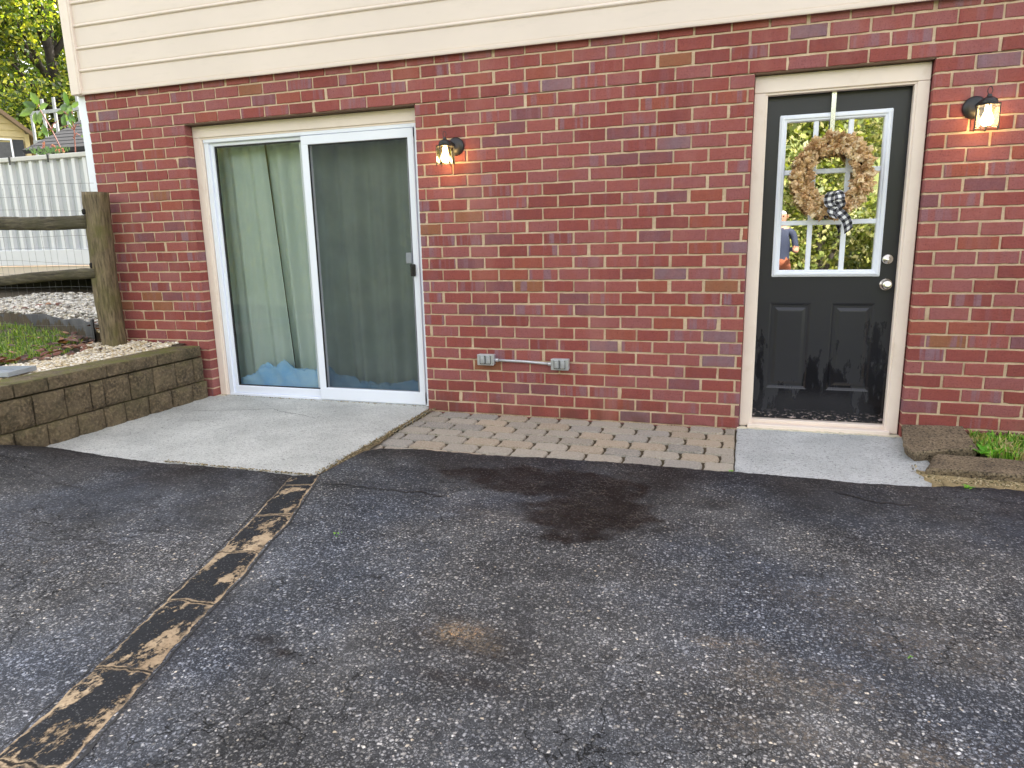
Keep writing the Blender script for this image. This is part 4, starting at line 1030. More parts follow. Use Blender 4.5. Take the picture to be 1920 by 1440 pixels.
# clear plastic tray on the wall end
tr = thing('plastic_tray', 'shallow clear plastic tray lying on the gravel above the block wall', 'tray', (-4.34, -1.30, .425), rz=.25)
mb = MB(); mb.box(-.24, .15, -.12, .12, .0, .006, .002)
for a in ((-.24, .15, -.12, -.112), (-.24, .15, .112, .12), (-.24, -.232, -.112, .112), (.142, .15, -.112, .112)): mb.box(*a, .006, .03)
mb.build('tray_body', simple('clear_plastic', (.35, .38, .42), .15), tr)

# ------------------------------------------------------------------ split rail fence
sf = thing('split_rail_fence', 'weathered split rail fence with wire mesh ending at a mossy post by the brick corner', 'fence', (-4.72, -.14, .38))
FO = Vector((-4.72, -.14, .38))
def beam(pts, w, h, seed, n=12, nl=26, amp=.010, sq=3.0):
    """rounded-square split timber along pts"""
    mb = MB(); P = [Vector(p) for p in pts]; b = 0
    for k in range(nl+1):
        t_ = k/nl*(len(P)-1); i = min(int(t_), len(P)-2); p = P[i].lerp(P[i+1], t_-i); d = (P[i+1]-P[i]).normalized()
        u = Vector((0, 1, 0)) if abs(d.y) < .8 else Vector((1, 0, 0)); v = d.cross(u).normalized(); u = v.cross(d)
        for j in range(n):
            a = 2*math.pi*j/n; ca, sa = math.cos(a), math.sin(a); r = (abs(ca)**sq+abs(sa)**sq)**(-1/sq)
            nn = (fbm(k*.35+seed, j*.8+seed, 3)-.45)*amp*2
            mb.v.append(tuple(p+u*ca*(w*r+nn)+v*sa*(h*r+nn)-FO))
    for k in range(nl):
        for j in range(n): q = (j+1) % n; mb.face((k*n+j, k*n+q, (k+1)*n+q, (k+1)*n+j))
    mb.face(tuple(range(n))); mb.face(tuple(nl*n+j for j in range(n))); return mb
mb = beam([(-4.665, -.14, .36), (-4.672, -.14, .9), (-4.66, -.14, 1.30), (-4.648, -.14, 1.618)], .062, .088, 3, 16, 34, .009, 5.0)
# mortise slots shown as dark pockets above the rail ends
mb.build('post', M['post'], sf, smooth=True)
mb = MB()
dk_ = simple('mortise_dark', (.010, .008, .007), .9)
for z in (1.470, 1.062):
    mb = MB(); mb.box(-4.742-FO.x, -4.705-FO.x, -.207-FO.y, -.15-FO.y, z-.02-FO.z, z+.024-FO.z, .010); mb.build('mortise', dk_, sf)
mb = beam([(-4.712, -.182, 1.395), (-5.1, -.175, 1.395), (-5.35, -.16, 1.400), (-5.65, -.14, 1.412), (-6.3, -.12, 1.42), (-7.4, -.1, 1.43)], .024, .052, 11, 14, 40, .010, 4.5); mb.build('rail', M['rail'], sf, smooth=True)
mb = beam([(-4.695, -.182, 1.006), (-5.2, -.17, .985), (-5.7, -.15, .950), (-6.3, -.14, .91), (-7.4, -.1, .86)], .026, .040, 23, 14, 40, .009, 4.5); mb.build('rail', M['rail'], sf, smooth=True)
mb = MB(); yw = -.07
for k in range(34):
    x = -4.78-.084*k; mb.tube([(x+.01*math.sin(k), yw, .43), (x+.012*math.sin(k*2.1), yw+.006*math.sin(k), 1.05), (x, yw, 1.695+.02*math.sin(k*.3))], .0011, 4, cap=False)
for k in range(13):
    z = .47+.1015*k; pts = [(-4.72-.3*q, yw+.004*math.sin(q+k), z+.012*math.sin(q*1.1+k*1.7)*(.4 if k > 9 else 1.)+.012*q*(k/12)) for q in range(10)]; mb.tube(pts, .0011, 4, cap=False)
mb.v = [(p[0]-FO.x, p[1]-FO.y, p[2]-FO.z) for p in mb.v]
mb.build('wire_mesh', simple('old_wire', (.16, .16, .16), .5, .6), sf, fix=False)

# ------------------------------------------------------------------ white fence with deck below
wfn = thing('white_fence', 'pale grey vinyl privacy fence with vertical battens and a rail along the top', 'fence', (-8.5, 2.2, .95))
WO = (-8.5, 2.2, .95)
mb = MB(); X0, X1 = -11.5, -5.5
mb.box(X0, X1, 2.225, 2.245, 1.19, 2.28); mb = to_local(mb, WO); mb.build('backing_panel', simple('grey_vinyl', s2l((190, 195, 200)), .5, var=.03), wfn)
mb = MB(); x = X0
while x < X1: 
    mb.poly([(x, 2.225, 1.19), (x+.012, 2.185, 1.19), (x+.012, 2.185, 2.27), (x, 2.225, 2.27)]); mb.poly([(x+.012, 2.185, 1.19), (x+.062, 2.185, 1.19), (x+.062, 2.185, 2.27), (x+.012, 2.185, 2.27)]); mb.poly([(x+.062, 2.185, 1.19), (x+.074, 2.225, 1.19), (x+.074, 2.225, 2.27), (x+.062, 2.185, 2.27)])
    x += .172
mb = to_local(mb, WO); mb.build('battens', simple('white_batten', s2l((224, 226, 229)), .45, var=.03), wfn, fix=False)
mb = MB(); mb.box(X0, X1, 2.16, 2.27, 2.262, 2.315, .006); mb = to_local(mb, WO); mb.build('top_rail', simple('rail_white', s2l((206, 206, 202)), .5, var=.04), wfn)
mb = MB(); mb.box(X0, X1, 2.17, 2.26, 1.0, 1.195, .006); mb = to_local(mb, WO); mb.build('bottom_rail', simple('bottom_rail_white', s2l((222, 224, 228)), .45, var=.03), wfn)
for cx in (-8.49, -7.86, -9.4):
    mb = MB(); mb.box(cx-.012, cx+.012, 2.150, 2.158, 2.225, 2.325, .002); mb.box(cx-.012, cx+.012, 2.15, 2.2, 2.318, 2.326, .002); mb = to_local(mb, WO); mb.build('clip', M['black'], wfn)
dk = thing('deck', 'cream edged deck under the pale vinyl fence with a dark gap below', 'deck', (-8.5, 2.3, .6))
mb = MB(); mb.box(X0, X1, 2.20, 2.235, .86, .992, .004); mb = to_local(mb, (-8.5, 2.3, .6)); mb.build('fascia', simple('cream_board', s2l((222, 208, 190)), .6, var=.05), dk)
mb = MB(); mb.box(X0, X1, 2.24, 8, .93, .985); mb = to_local(mb, (-8.5, 2.3, .6)); mb.build('deck_boards', simple('deck_board', s2l((120, 100, 80)), .8), dk)
mb = MB(); mb.box(X0, X1, 2.9, 2.95, .4, .93); mb = to_local(mb, (-8.5, 2.3, .6)); mb.build('gap_backing', simple('dark_gap_shade', (.012, .010, .009), .9), dk)  # near-black sheet paints the shade of the open gap under the deck
# tall plant in front of the fence top
pl = thing('flowering_plant', 'leggy plant with broad green leaves, red stems and pink flowers above the white fence', 'plant', (-8.1, 2.6, 1.2))
PO = (-8.1, 2.6, 1.2)
mb = MB(); st = [[(-8.15, 2.6, 1.3), (-8.13, 2.6, 2.40), (-8.26, 2.6, 2.68), (-8.40, 2.6, 2.92), (-8.42, 2.6, 3.0)], [(-7.95, 2.6, 1.3), (-7.92, 2.6, 2.39), (-7.89, 2.6, 2.67), (-7.90, 2.6, 2.80), (-7.87, 2.6, 2.93)],
     [(-8.26, 2.6, 2.68), (-8.34, 2.6, 2.70), (-8.42, 2.6, 2.67)], [(-8.26, 2.6, 2.68), (-8.20, 2.58, 2.74), (-8.12, 2.58, 2.77)], [(-7.89, 2.6, 2.66), (-7.96, 2.58, 2.71), (-8.05, 2.58, 2.70)], [(-7.89, 2.6, 2.66), (-7.83, 2.58, 2.71), (-7.76, 2.58, 2.70)], [(-7.92, 2.6, 2.56), (-7.84, 2.58, 2.61), (-7.78, 2.58, 2.58)], [(-7.9, 2.6, 2.8), (-7.97, 2.58, 2.86), (-8.0, 2.58, 2.88)]]
for s_ in st: mb.tube(s_, [.010]+[.007]*(len(s_)-2)+[.004], 6)
to_local(mb, PO).build('stem', simple('red_stem', s2l((128, 78, 66)), .6, var=.25, scale=10), pl, smooth=True)
mb = MB(); G1, G2 = s2l((84, 108, 52)), s2l((60, 86, 46))
for (x, z, dx, dz, L) in [(-8.42, 2.98, -.55, 1, .20), (-8.42, 2.96, -1, .35, .19), (-8.42, 2.94, -1, -.5, .22), (-8.42, 2.92, .3, -1, .20), (-8.42, 2.95, 1, .15, .19), (-8.42, 2.9, -.2, -1, .16), (-8.36, 2.76, .15, -1, .17), (-8.42, 2.68, -.6, -.6, .10), (-8.2, 2.68, 1, -.3, .07),
        (-7.88, 2.93, .35, 1, .18), (-7.88, 2.93, -.35, 1, .15), (-7.88, 2.9, -1, .2, .20), (-7.88, 2.9, -.8, -.8, .20), (-7.9, 2.88, -.1, -1, .19), (-7.87, 2.9, 1, -.3, .18), (-7.87, 2.92, 1, .3, .16), (-8.02, 2.86, -.2, -1, .17), (-8.0, 2.88, -1, -.1, .12), (-8.05, 2.70, -1, -.1, .07), (-7.86, 2.66, -.5, 1, .07), (-7.76, 2.70, 1, -.2, .08), (-7.78, 2.58, 1, -.3, .08), (-7.86, 2.8, .9, -.5, .13), (-8.1, 2.76, .9, -.4, .10)]:
    c = G1 if random.random() < .6 else G2; v = random.uniform(.85, 1.2)
    leaflet(mb, (x, 2.57+random.uniform(-.05, .05), z), (dx, random.uniform(-.5, .2), dz), (.2, -1, .3), L, L*.48, tuple(q*v for q in c), random.uniform(0, .3), .12)
for q in range(110):
    x = random.choice((-8.38, -8.12))+random.gauss(0, .07); z = 2.36+random.random()*.07; leaflet(mb, (x, 2.5+random.uniform(-.1, .1), z), (random.uniform(-1, 1), random.uniform(-.5, .5), 1), (0, -1, 0), .05, .02, tuple(v*random.uniform(.8, 1.2) for v in G2), .2, .1)
to_local(mb, PO).build('leaves', m_tint('plant_leaf', .5, .18), pl, fix=False)
pk = s2l((168, 112, 112))
for grp in ([(-8.29, 2.50), (-8.31, 2.46)], [(-8.15, 2.46), (-8.12, 2.43)], [(-8.04, 2.40), (-7.99, 2.41)]):
  mb = MB()
  for (x, z) in grp: # [(-8.29, 2.50), (-8.31, 2.46), (-8.15, 2.46), (-8.12, 2.43), (-8.04, 2.40), (-7.99, 2.41)]:
    for k in range(9): leaflet(mb, (x, 2.5, z), (random.uniform(-1, 1), random.uniform(-1, 0), random.uniform(-.6, 1)), (0, -1, .2), .035, .022, tuple(v*random.uniform(.8, 1.15) for v in pk), .2, .1)
  to_local(mb, PO).build('flower', M['petal'], pl, fix=False)
# trellis
tl = thing('trellis', 'white lattice trellis panel beyond the pale fence', 'trellis', (-15.7, 9, .5)); TO = (-15.7, 9, .5)
mb = MB()
K_ = 1.288
for x, zt, w in ((-12.77, 3.72, .026), (-12.46, 3.96, .028), (-12.17, 3.97, .028), (-11.88, 3.98, .028), (-11.6, 3.98, .026)):
    xx = .093+(x-.093)*K_; mb.box(xx-w*K_, xx+w*K_, 8.98, 9.02, .5, 1.187+(zt-1.187)*K_, .004)
mb.box(-16.5, -14.9, 8.955, 8.978, 4.42, 4.50, .003); mb.box(-16.5, -14.9, 8.955, 8.978, 3.75, 3.83, .003)
to_local(mb, TO).build('lattice', simple('shaded_white', (.34, .35, .36), .6), tl)  # white darkened to grey, painting in the partial shade on the lattice
# dark roofed outbuilding
gz = thing('garden_pavilion', 'low outbuilding with charcoal shingle roof and orange brown boards beyond the fence', 'outbuilding', (-12.4, 8, 0)); GO = (-12.4, 8, 0)
mb = MB(); e0, e1 = (-14.42, 7, 3.27), (-9.6, 7, 3.20); r0, r1 = (-14.30, 8.6, 4.16), (-10.8, 8.6, 4.16); 
nrow = 9
for k in range(nrow):
    a, b_ = k/nrow, (k+1)/nrow
    L = lambda t, q0, q1: tuple(q0[i]*(1-t)+q1[i]*t for i in range(3))
    p = [L(a, e0, r0), L(a, e1, r1), L(b_, e1, r1), L(b_, e0, r0)]; up = .008
    p = [(p[0][0], p[0][1], p[0][2]+up), (p[1][0], p[1][1], p[1][2]+up), p[2], p[3]]
    mb.poly(p); mb.poly([L(a, e0, r0), L(a, e1, r1), p[1], p[0]])
bk0, bk1 = (-14.42, 10.2, 3.27), (-9.6, 10.6, 3.2)
mb.poly([e0, r0, bk0]); mb.poly([e1, r1, bk1]); mb.poly([r0, r1, bk1, bk0]); mb.poly([e0, e1, (-9.6, 7, 3.12), (-14.35, 7, 3.19)])
to_local(mb, GO).build('roof', M['roof'], gz, fix=False)
mb = MB(); mb.box(-13.95, -9.9, 7.35, 10.3, .3, 3.18); to_local(mb, GO).build('wall', simple('orange_board', s2l((176, 106, 54)), .7, var=.2), gz)
# neighbouring house
nh = thing('neighbouring_house', 'tan clapboard house gable with dark shuttered window at the left edge', 'house', (-24, 14, 0)); NO = (-24, 14, 0)
nm = m_siding('tan_clapboard', s2l((190, 172, 124)))
mb = MB(); zz = -.1; rx0, rx1, ze, apx, apz = -27.5, -20.45, 4.62, -23.97, 7.62
while zz < apz-.1:
    def lim(z): return (rx0, rx1) if z <= ze else (rx0+(apx-rx0)*(z-ze)/(apz-ze), rx1-(rx1-apx)*(z-ze)/(apz-ze))
    a0, a1 = lim(zz); b0_, b1_ = lim(zz+.185); mb.poly([(a0, 11.97, zz), (a1, 11.97, zz), (b1_, 12.0, zz+.185), (b0_, 12.0, zz+.185)]); mb.poly([(a0, 11.97, zz), (a1, 11.97, zz), (a1, 12.0, zz), (a0, 12.0, zz)])
    zz += .185
mb.poly([(rx1, 11.98, -.1), (rx1, 18, -.1), (rx1, 18, ze), (rx1, 11.98, ze)]); mb.poly([(rx0, 11.98, -.1), (rx0, 18, -.1), (rx0, 18, ze), (rx0, 11.98, ze)])
to_local(mb, NO).build('wall', nm, nh, fix=False)
mb = MB(); mb.box(rx1-.1, rx1+.02, 11.93, 12.05, -.1, ze); to_local(mb, NO).build('corner_board', nm, nh)
mb = MB()
for s_ in (-1, 1):
    ex = apx+s_*(rx1-apx+.20); ez = ze-.17; 
    mb.poly([(apx, 11.65, apz+.1), (ex, 11.65, ez), (ex, 18.3, ez), (apx, 18.3, apz+.1)]); mb.poly([(apx, 11.65, apz+.24), (ex, 11.65, ez+.13), (ex, 18.3, ez+.13), (apx, 18.3, apz+.24)])
    mb.poly([(apx, 11.65, apz+.1), (ex, 11.65, ez), (ex, 11.65, ez+.13), (apx, 11.65, apz+.24)]); mb.poly([(ex, 11.65, ez), (ex, 18.3, ez), (ex, 18.3, ez+.13), (ex, 11.65, ez+.13)])
to_local(mb, NO).build('roof', simple('brown_fascia', s2l((120, 98, 76)), .7, var=.1), nh, fix=False)
mb = MB(); framebox(mb, -22.1, -20.87, 2.6, 4.46, .05, 11.90, 11.99, .01); mb.box(-22.1, -20.87, 11.91, 11.98, 3.45, 3.52)
nw = to_local(mb, NO).build('window', M['white'], nh)
mb = MB(); mb.box(-22.06, -20.91, 11.955, 11.965, 2.66, 4.36); to_local(mb, NO).build('pane', simple('dark_pane', (.05, .05, .05), .1, var=.3, scale=12), nw)
mb = MB(); mb.box(-20.86, -20.59, 11.91, 11.965, 2.6, 4.44, .008)
for k in range(2): mb.box(-20.82, -20.63, 11.90, 11.915, 2.7+.86*k, 3.45+.86*k, .006)
to_local(mb, NO).build('shutter', simple('dark_shutter', (.02, .025, .03), .5), nh)

nh.location = (0, 0, 0)
for ch in list(nh.children) + [c for q in nh.children for c in q.children]: pass
_c = Vector((rx1, 12, 0)); _a = math.radians(52)
nh.rotation_euler = (0, 0, _a); nh.location = _c + Matrix.Rotation(_a, 3, 'Z') @ (Vector(NO) - _c)
# ------------------------------------------------------------------ trees and hedges
def foliage_crown(centres, n, size, cols, o, nm='crown', squash=.8):
    k = rng.integers(0, len(centres), n); C_ = np.array([c[:3] for c in centres])[k]; Rr = np.array([c[3] for c in centres])[k]
    d = rng.standard_normal((n, 3)); d /= np.linalg.norm(d, axis=1)[:, None]; rad = Rr*rng.random(n)**.42; P = C_+d*rad[:, None]*np.array([1, 1, squash])
    keep = vnoise(P[:, 0]*1.1+P[:, 1]*.4, P[:, 2]*1.3) > .36
    P = P[keep]; n = len(P); a = rng.standard_normal((n, 3)); a /= np.linalg.norm(a, axis=1)[:, None]; b = np.cross(a, rng.standard_normal((n, 3))); b /= np.linalg.norm(b, axis=1)[:, None]
    L = size*(.6+.9*rng.random(n))[:, None]; v = np.stack([P, P+a*L*.5+b*L*.3, P+a*L, P+a*L*.5-b*L*.3], 1).reshape(-1, 3)-np.array(o)
    F = np.arange(4*n).reshape(-1, 4); me = bpy.data.meshes.new(nm); me.vertices.add(len(v)); me.vertices.foreach_set('co', v.ravel()); me.loops.add(F.size); me.loops.foreach_set('vertex_index', F.ravel()); me.polygons.add(n)
    me.polygons.foreach_set('loop_start', np.arange(n)*4); me.polygons.foreach_set('loop_total', np.full(n, 4)); me.update(calc_edges=True)
    cl = np.array(cols)[rng.integers(0, len(cols), n)]*(.6+.8*rng.random(n))[:, None]
    at = me.attributes.new('tint', 'FLOAT_COLOR', 'FACE'); c = np.ones((n, 4), np.float32); c[:, :3] = cl; at.data.foreach_set('color', c.ravel()); me.materials.append(M['leaf'])
    ob_ = bpy.data.objects.new(nm, me); COL.objects.link(ob_); return ob_
LC = [(.07, .12, .02), (.20, .25, .03), (.38, .38, .06), (.04, .07, .015)]
def tree(x, y, h, r, label, n=9000, size=.34, lean=0, cols=LC):
    t = thing('tree', label, 'tree', (x, y, 0), 'trees beyond the white fence'); mb = MB()
    top = Vector((lean, 0, h*.8)); mb.tube([(0, 0, -.1), (lean*.3, 0, h*.25), (lean*.6, .1, h*.5), tuple(top)], [r*.085, r*.07, r*.05, r*.02], 10)
    cs = []
    for k in range(16):
        a = random.uniform(0, 6.28); hh = random.uniform(.30, .97)*h; rr = r*(1.0-abs(hh/h-.6)*.9)*random.uniform(.4, .9); e = Vector((lean*hh/h+rr*math.cos(a), rr*math.sin(a), hh))
        s0 = Vector((lean*.8*hh/h, 0, hh*.72)); mb.tube([tuple(s0), tuple(s0.lerp(e, .5)+Vector((0, 0, .2))), tuple(e)], [r*.028, r*.018, r*.006], 6)
        cs.append((x+e.x, y+e.y, e.z, r*random.uniform(.26, .42)))
    mb.build('trunk', M['bark'], t, smooth=True)
    c = foliage_crown(cs, n, size, cols, (x, y, 0)); c.parent = t; return t
tree(-30.8, 21, 16, 5.5, 'tree with a thick dark leaning trunk behind the tan house', 42000, .17, -1.6)
tree(-27.5, 19.5, 15, 5.0, 'tree with a slimmer reddish trunk nearest the siding corner', 36000, .17, -.6)
tree(-38.0, 25, 18, 6.5, 'tall yellow green tree at the top left corner of the photo', 36000, .20, 0, [(.14, .20, .02), (.22, .26, .03), (.07, .11, .02)])
tree(-34.0, 30, 20, 7.0, 'dense dark green tree farthest back in the gap', 30000, .24, .6)
tree(-24.5, 30, 19, 7.0, 'broad tree crown just left of the siding corner far behind', 26000, .24, 0)
tree(-19.5, 17, 9, 3.2, 'low bushy tree behind the white trellis', 16000, .13, 0, [(.06, .10, .02), (.12, .17, .03), (.03, .05, .012)])
for k, (x, y, h, r, n) in enumerate([(-17, -13.5, 8.5, 4.2, 18000), (-11.5, -13, 9.0, 4.0, 22000), (-6.5, -13.8, 8.5, 3.8, 20000), (-2, -13.2, 6.0, 3.2, 14000), (2.0, -12.6, 5.4, 3.1, 46000), (6.5, -13.4, 6.2, 3.4, 12000)]):
    lab = ['left end shrub', 'tallest round shrub', 'dark green shrub', 'pale green shrub', 'sunlit yellow green shrub', 'right end shrub'][k]+' of the hedge across the driveway seen in the door glass'
    t = thing('hedge_shrub', lab, 'shrub', (x, y, 0), 'sunlit shrubs across the driveway')
    cs = [(x+random.uniform(-.7, .7)*r, y+random.uniform(-.4, .4)*r, random.uniform(.05, .8)*h, r*random.uniform(.28, .45)) for q in range(34)]
    c = foliage_crown(cs, n, .12, [(.18, .22, .05), (.28, .30, .08), (.10, .13, .035), (.33, .31, .14)], (x, y, 0), 'foliage'); c.parent = t
    mb = MB()
    for q in range(4): mb.tube([(random.uniform(-.2, .2), random.uniform(-.2, .2), -.1), (random.uniform(-1, 1), random.uniform(-.5, .5), h*.6)], [.06, .02], 6)
    mb.build('stem', M['bark'], t)

# ------------------------------------------------------------------ kerb blocks, bed and weeds at the right
def kerb(label, top, bot, seed):
    """irregular concrete block from top polygon (with z) and bottom polygon"""
    mb = MB(); n = len(top); T = []; 
    def dens(poly):
        out = []
        for a, b in zip(poly, poly[1:]+poly[:1]):
            for k in range(14): out.append(Vector(a).lerp(Vector(b), k/14))
        return out
    A, B = dens(top), dens(bot); N = len(A); c = sum(A, Vector())/N
    rings = []
    for s_, f_ in ((0., 1.), (.35, 1.), (.82, 1.0), (.97, .985), (1., .96)):
        rings.append([B[k].lerp(A[k], s_) if f_ == 1 else c+(A[k]-c)*f_+Vector((0, 0, -.012 if s_ < .99 else 0)) for k in range(N)])
    for f_ in (.7, .4, .15): rings.append([c+(A[k]-c)*f_ for k in range(N)])
    for r in rings:
        for p in r:
            q = (fbm(p.x*17+seed, p.y*17+p.z*11, 3)-.45)*.016; d = (p-c); d.z = 0; d = d.normalized() if d.length > .001 else d; q += random.uniform(-.0018, .0018); mb.v.append((p.x+d.x*q, p.y+d.y*q, p.z+q*.35))
    for r in range(len(rings)-1):
        for k in range(N): q = (k+1) % N; mb.face((r*N+k, r*N+q, (r+1)*N+q, (r+1)*N+k), (.5, 0, 0))
    mb.face(tuple((len(rings)-1)*N+k for k in range(N)), (.5, 0, 0))
    return tag(mb.build('edging_block', M['kb'], smooth=False), label, 'edging block', 'concrete edging blocks by the entry door')
t = NT('kerb_concrete')
col = t.mix(t.ramp(t.noise(7, 6), [(.3, 0.), (.7, 1.)]), s2l((92, 78, 62)), s2l((150, 132, 106)))
col = t.mix(t.ramp(t.noise(120, 4), [(.45, 0.), (.7, .7)]), col, s2l((172, 156, 130))); col = t.mix(t.ramp(t.noise(85, 4), [(.50, 0.), (.62, .9)]), col, s2l((56, 48, 38)))
t.base(col, .92); t.bump(t.noise(70, 7, rough=.75), 1., .016); M['kb'] = t.m
kerb('wedge shaped brown concrete block against the wall beside the doorstep', [(1.035, -.006, .088), (1.350, -.004, .098), (1.330, -.365, .074), (1.13, -.425, .066), (1.000, -.485, .056), (.975, -.36, .064)], [(1.050, .0, -.03), (1.34, .0, -.03), (1.31, -.355, -.03), (1.12, -.40, -.03), (1.030, -.45, -.03), (1.010, -.34, -.03)], 3)
kerb('long rough brown concrete block edging the grass bed along the driveway', [(1.105, -.445, .050), (1.50, -.47, .052), (2.25, -.52, .052), (2.25, -.78, .050), (1.42, -.725, .052), (1.008, -.70, .048)], [(1.12, -.45, -.03), (1.50, -.48, -.03), (2.25, -.53, -.03), (2.25, -.77, -.03), (1.41, -.715, -.03), (1.018, -.69, -.03)], 9)
mb = MB(); mb.poly([(1.34, .0, .03), (3.4, .0, .03), (3.4, -.5, .03), (1.34, -.45, .03)]); mb.poly([(1.34, -.45, .03), (3.4, -.5, .03), (3.4, -.5, -.05), (1.34, -.45, -.05)])
struct('garden_bed', mb, M['soil'])
mb = MB(); n = 160; ncol = 7
for k in range(n+1):
    x = .985+1.9*k/n
    for j in range(ncol):
        v_ = j/(ncol-1); yy = -.64-.25*v_+(.02*(vnoise(k*.3, j)-.5)); 
        if k == 0: x_ = x
        x_ = x+(.05*(vnoise(j*1.3, 3)-.3) if k < 6 else 0)
        mb.v.append((x_, yy, .009+.010*float(vnoise(k*.7, j*.9))-(.012 if k == 0 else 0)))
for k in range(n):
    for j in range(ncol-1): p = k*ncol+j; mb.face((p, p+1, p+ncol+1, p+ncol))
struct('kerb_grit', mb, simple('olive_grit', s2l((150, 134, 98)), .95, var=.3, scale=22, bump=1., bscale=90, dirt=(s2l((88, 84, 44)), .8)), smooth=True)
gp = []
while len(gp) < 1400:
    x, y = random.uniform(.97, 2.4), random.gauss(-.77, .035)
    if x < 1.02: y += random.uniform(0, .25)
    if x > 1.0 and y > -.70: continue
    gp.append((x, y, .013+random.uniform(0, .006)))
pebbles('grit', gp, .007, [s2l((170, 150, 112)), s2l((132, 120, 90)), s2l((196, 180, 146)), s2l((100, 96, 60))], 'sandy grit along the foot of the brown edging blocks')
pts = [(random.uniform(1.36, 2.4), random.uniform(-.42, -.01), .03) for k in range(3600)]
blades('grass', pts, .06, [s2l((112, 160, 52)), s2l((138, 184, 70)), s2l((84, 128, 44)), s2l((176, 180, 110)), s2l((200, 180, 140))], 'bright green grass and weeds in the bed behind the edging blocks', w=.005)
def weed(name, x, y, z, r, n, label):
    mb = MB()
    for k in range(n):
        a = random.uniform(0, 6.28); leaflet(mb, (x+random.gauss(0, r*.3), y+random.gauss(0, r*.3), z), (math.cos(a), math.sin(a), random.uniform(.1, .8)), (0, 0, 1), r*random.uniform(.5, 1), r*.35, tuple(v*random.uniform(.8, 1.2) for v in s2l((120, 178, 60))), .3, .15)
    tag(mb.build(name, M['leaf'], fix=False, loc=None), label, 'weed', None)
weed('weed', 1.45, -.06, .035, .07, 22, 'broad leaved weed at the wall behind the wedge shaped block')
weed('weed', 1.36, -.36, .04, .08, 24, 'broad leaved weed hanging over the long edging block')
weed('weed', 1.135, -.90, .028, .028, 12, 'tiny weed sprout in front of the long edging block')
weed('weed', .10, -.875, .012, .018, 10, 'tiny weed at the corner of pavers and doorstep slab')
weed('weed', -1.42, -2.12, .024, .020, 12, 'tiny green weed growing through the driveway near the strip')
weed('weed', .60, -2.42, .024, .012, 7, 'speck of green weed in the driveway at lower right')

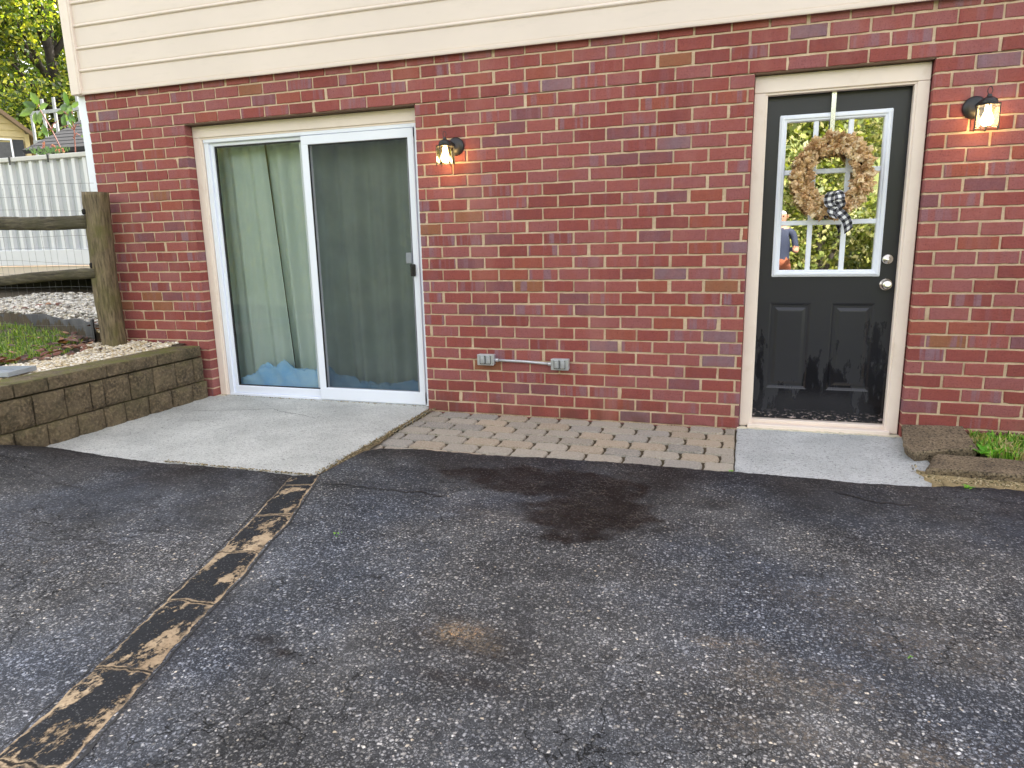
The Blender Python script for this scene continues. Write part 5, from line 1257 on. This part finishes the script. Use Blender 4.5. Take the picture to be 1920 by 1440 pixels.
# ------------------------------------------------------------------ bystander seen in the door glass
def person():
    loc = (.60, -5.15, -.02)
    J = {'pelvis': (0, 0, .95, .145, .11), 'waist': (0, 0, 1.08, .13, .10), 'chest': (0, .01, 1.30, .165, .12), 'neckb': (0, 0, 1.47, .085, .075), 'neck': (0, .01, 1.53, .055, .055), 'head0': (0, .03, 1.60, .070, .080), 'head1': (0, .03, 1.68, .078, .092), 'head2': (0, .02, 1.75, .062, .075)}
    for s_, n_ in ((-1, 'l'), (1, 'r')):
        J.update({'hip'+n_: (.09*s_, 0, .90, .095, .10), 'knee'+n_: (.10*s_, .02, .50, .062, .065), 'calf'+n_: (.105*s_, -.01, .34, .058, .06), 'ank'+n_: (.11*s_, -.03, .10, .036, .04), 'toe'+n_: (.12*s_, .14, .035, .040, .03),
                  'sh'+n_: (.175*s_, 0, 1.42, .062, .062), 'el'+n_: (.23*s_, -.02 if s_ < 0 else .03, 1.14, .042, .042), 'wr'+n_: ((.24 if s_ < 0 else .20)*s_, .04 if s_ < 0 else .22, .90 if s_ < 0 else 1.16, .027, .027), 'hd'+n_: ((.24 if s_ < 0 else .17)*s_, .06 if s_ < 0 else .29, .82 if s_ < 0 else 1.18, .036, .022)})
    E_ = [('pelvis', 'waist'), ('waist', 'chest'), ('chest', 'neckb'), ('neckb', 'neck'), ('neck', 'head0'), ('head0', 'head1'), ('head1', 'head2')]
    for n_ in 'lr': E_ += [('pelvis', 'hip'+n_), ('hip'+n_, 'knee'+n_), ('knee'+n_, 'calf'+n_), ('calf'+n_, 'ank'+n_), ('ank'+n_, 'toe'+n_), ('neckb', 'sh'+n_), ('sh'+n_, 'el'+n_), ('el'+n_, 'wr'+n_), ('wr'+n_, 'hd'+n_)]
    for s_, n_ in ((-1, 'l'), (1, 'r')):
        hx, hy, hz = J['hd'+n_][:3]
        for f in range(5):
            o = (f-2)*.014; nm = 'f%d%s' % (f, n_)
            if s_ < 0: p1, p2 = (hx+.004, hy+o+.01, hz-.05), (hx+.012, hy+o*1.1+.012, hz-.085)
            else: p1, p2 = (hx-.01+.004*f, hy+.05, hz+o), (hx-.03, hy+.07, hz+o)
            J[nm+'a'] = (*p1, .0095, .0095); J[nm+'b'] = (*p2, .0075, .0075); E_ += [('hd'+n_, nm+'a'), (nm+'a', nm+'b')]
    names = list(J); me = bpy.data.meshes.new('body'); me.from_pydata([J[n_][:3] for n_ in names], [(names.index(a), names.index(b)) for a, b in E_], [])
    o = bpy.data.objects.new('body_rig', me); COL.objects.link(o); o.modifiers.new('s', 'SKIN'); o.modifiers.new('u', 'SUBSURF').levels = 2
    for i, n_ in enumerate(names):
        v = me.skin_vertices[0].data[i]; v.radius = J[n_][3:]; v.use_root = (n_ == 'pelvis')
    dg = bpy.context.evaluated_depsgraph_get(); m2 = bpy.data.meshes.new_from_object(o.evaluated_get(dg)); bpy.data.objects.remove(o)
    mats = [simple('skin', s2l((176, 126, 102)), .6), simple('blue_shirt', s2l((40, 48, 68)), .8), simple('orange_shorts', s2l((150, 88, 60)), .85), simple('white_cap', s2l((196, 196, 196)), .7), simple('shoe', s2l((70, 66, 62)), .7)]
    m2.materials.clear()
    for m in mats: m2.materials.append(m)
    for p in m2.polygons:
        x, y, z = p.center; a = abs(x); k = 0
        if z < .07: k = 4
        elif .56 < z < 1.03 and a < .205: k = 2
        elif 1.03 <= z < 1.49 and a < .185: k = 1
        elif a >= .185 and z > 1.22: k = 1
        if z > 1.70 or (z > 1.60 and y < -.005): k = 3
        p.material_index = k
    m2.polygons.foreach_set('use_smooth', [True]*len(m2.polygons))
    b = bpy.data.objects.new('person', m2); COL.objects.link(b); b.location = loc; b.rotation_euler = (0, 0, .1); b.scale = (.86, .86, .86)
    tag(b, 'person in blue top, orange shorts and white cap mirrored in the left door panes', 'person')
    mb = MB()
    em_ = simple('eye', (.03, .02, .02), .3)
    for sx in (-.028, .028): mb = MB(); mb.lathe([(.0, .006), (.008, .004), (.011, 0)], (sx, .105, 1.665), 'y', 10); mb.build('eye', em_, b)
    mb = MB(); mb.tube([(0, .095, 1.66), (0, .125, 1.628), (0, .108, 1.618)], [.008, .013, .008], 8); mb.build('nose', mats[0], b, smooth=True)
    mb = MB(); mb.tube([(-.024, .100, 1.590), (0, .108, 1.587), (.024, .100, 1.590)], [.003, .006, .003], 6); mb.build('mouth', simple('lips', s2l((170, 96, 86)), .5), b)
    mb = MB(); mb.tube([(-.082, .02, 1.64), (-.088, .01, 1.66), (-.082, .015, 1.68)], .012, 6); mb.build('ear', mats[0], b)
    mb = MB(); mb.tube([(.082, .02, 1.64), (.088, .01, 1.66), (.082, .015, 1.68)], .012, 6); mb.build('ear', mats[0], b)
person()

gp = [(random.uniform(-2.9, -1.93), -1.497+random.gauss(0, .006), .022+random.uniform(0, .004)) for k in range(420)]
gp += [(x+random.uniform(0, .055), y, .014+random.uniform(0, .008)) for x, y in [(-1.985+.03*k/700, -1.5*random.random()) for k in range(700)]]
gp += [(random.uniform(-3.9, -2.0), .055+random.gauss(0, .006), .016) for k in range(160)]
pebbles('grit', gp, .007, [s2l((150, 132, 96)), s2l((112, 100, 72)), s2l((180, 164, 130)), s2l((88, 86, 50))], 'brown grit and moss in the joints around the patio slab')
gp = [(random.uniform(-1.9, .1), random.choice([-.148, -.29, -.432, -.574, -.716, -.01])+random.gauss(0, .004), .0005+random.uniform(0, .003)) for k in range(900)]
pebbles('grit', gp, .005, [s2l((120, 108, 80)), s2l((96, 96, 54)), s2l((150, 136, 104))], 'fine grit caught in the joints of the paver path')
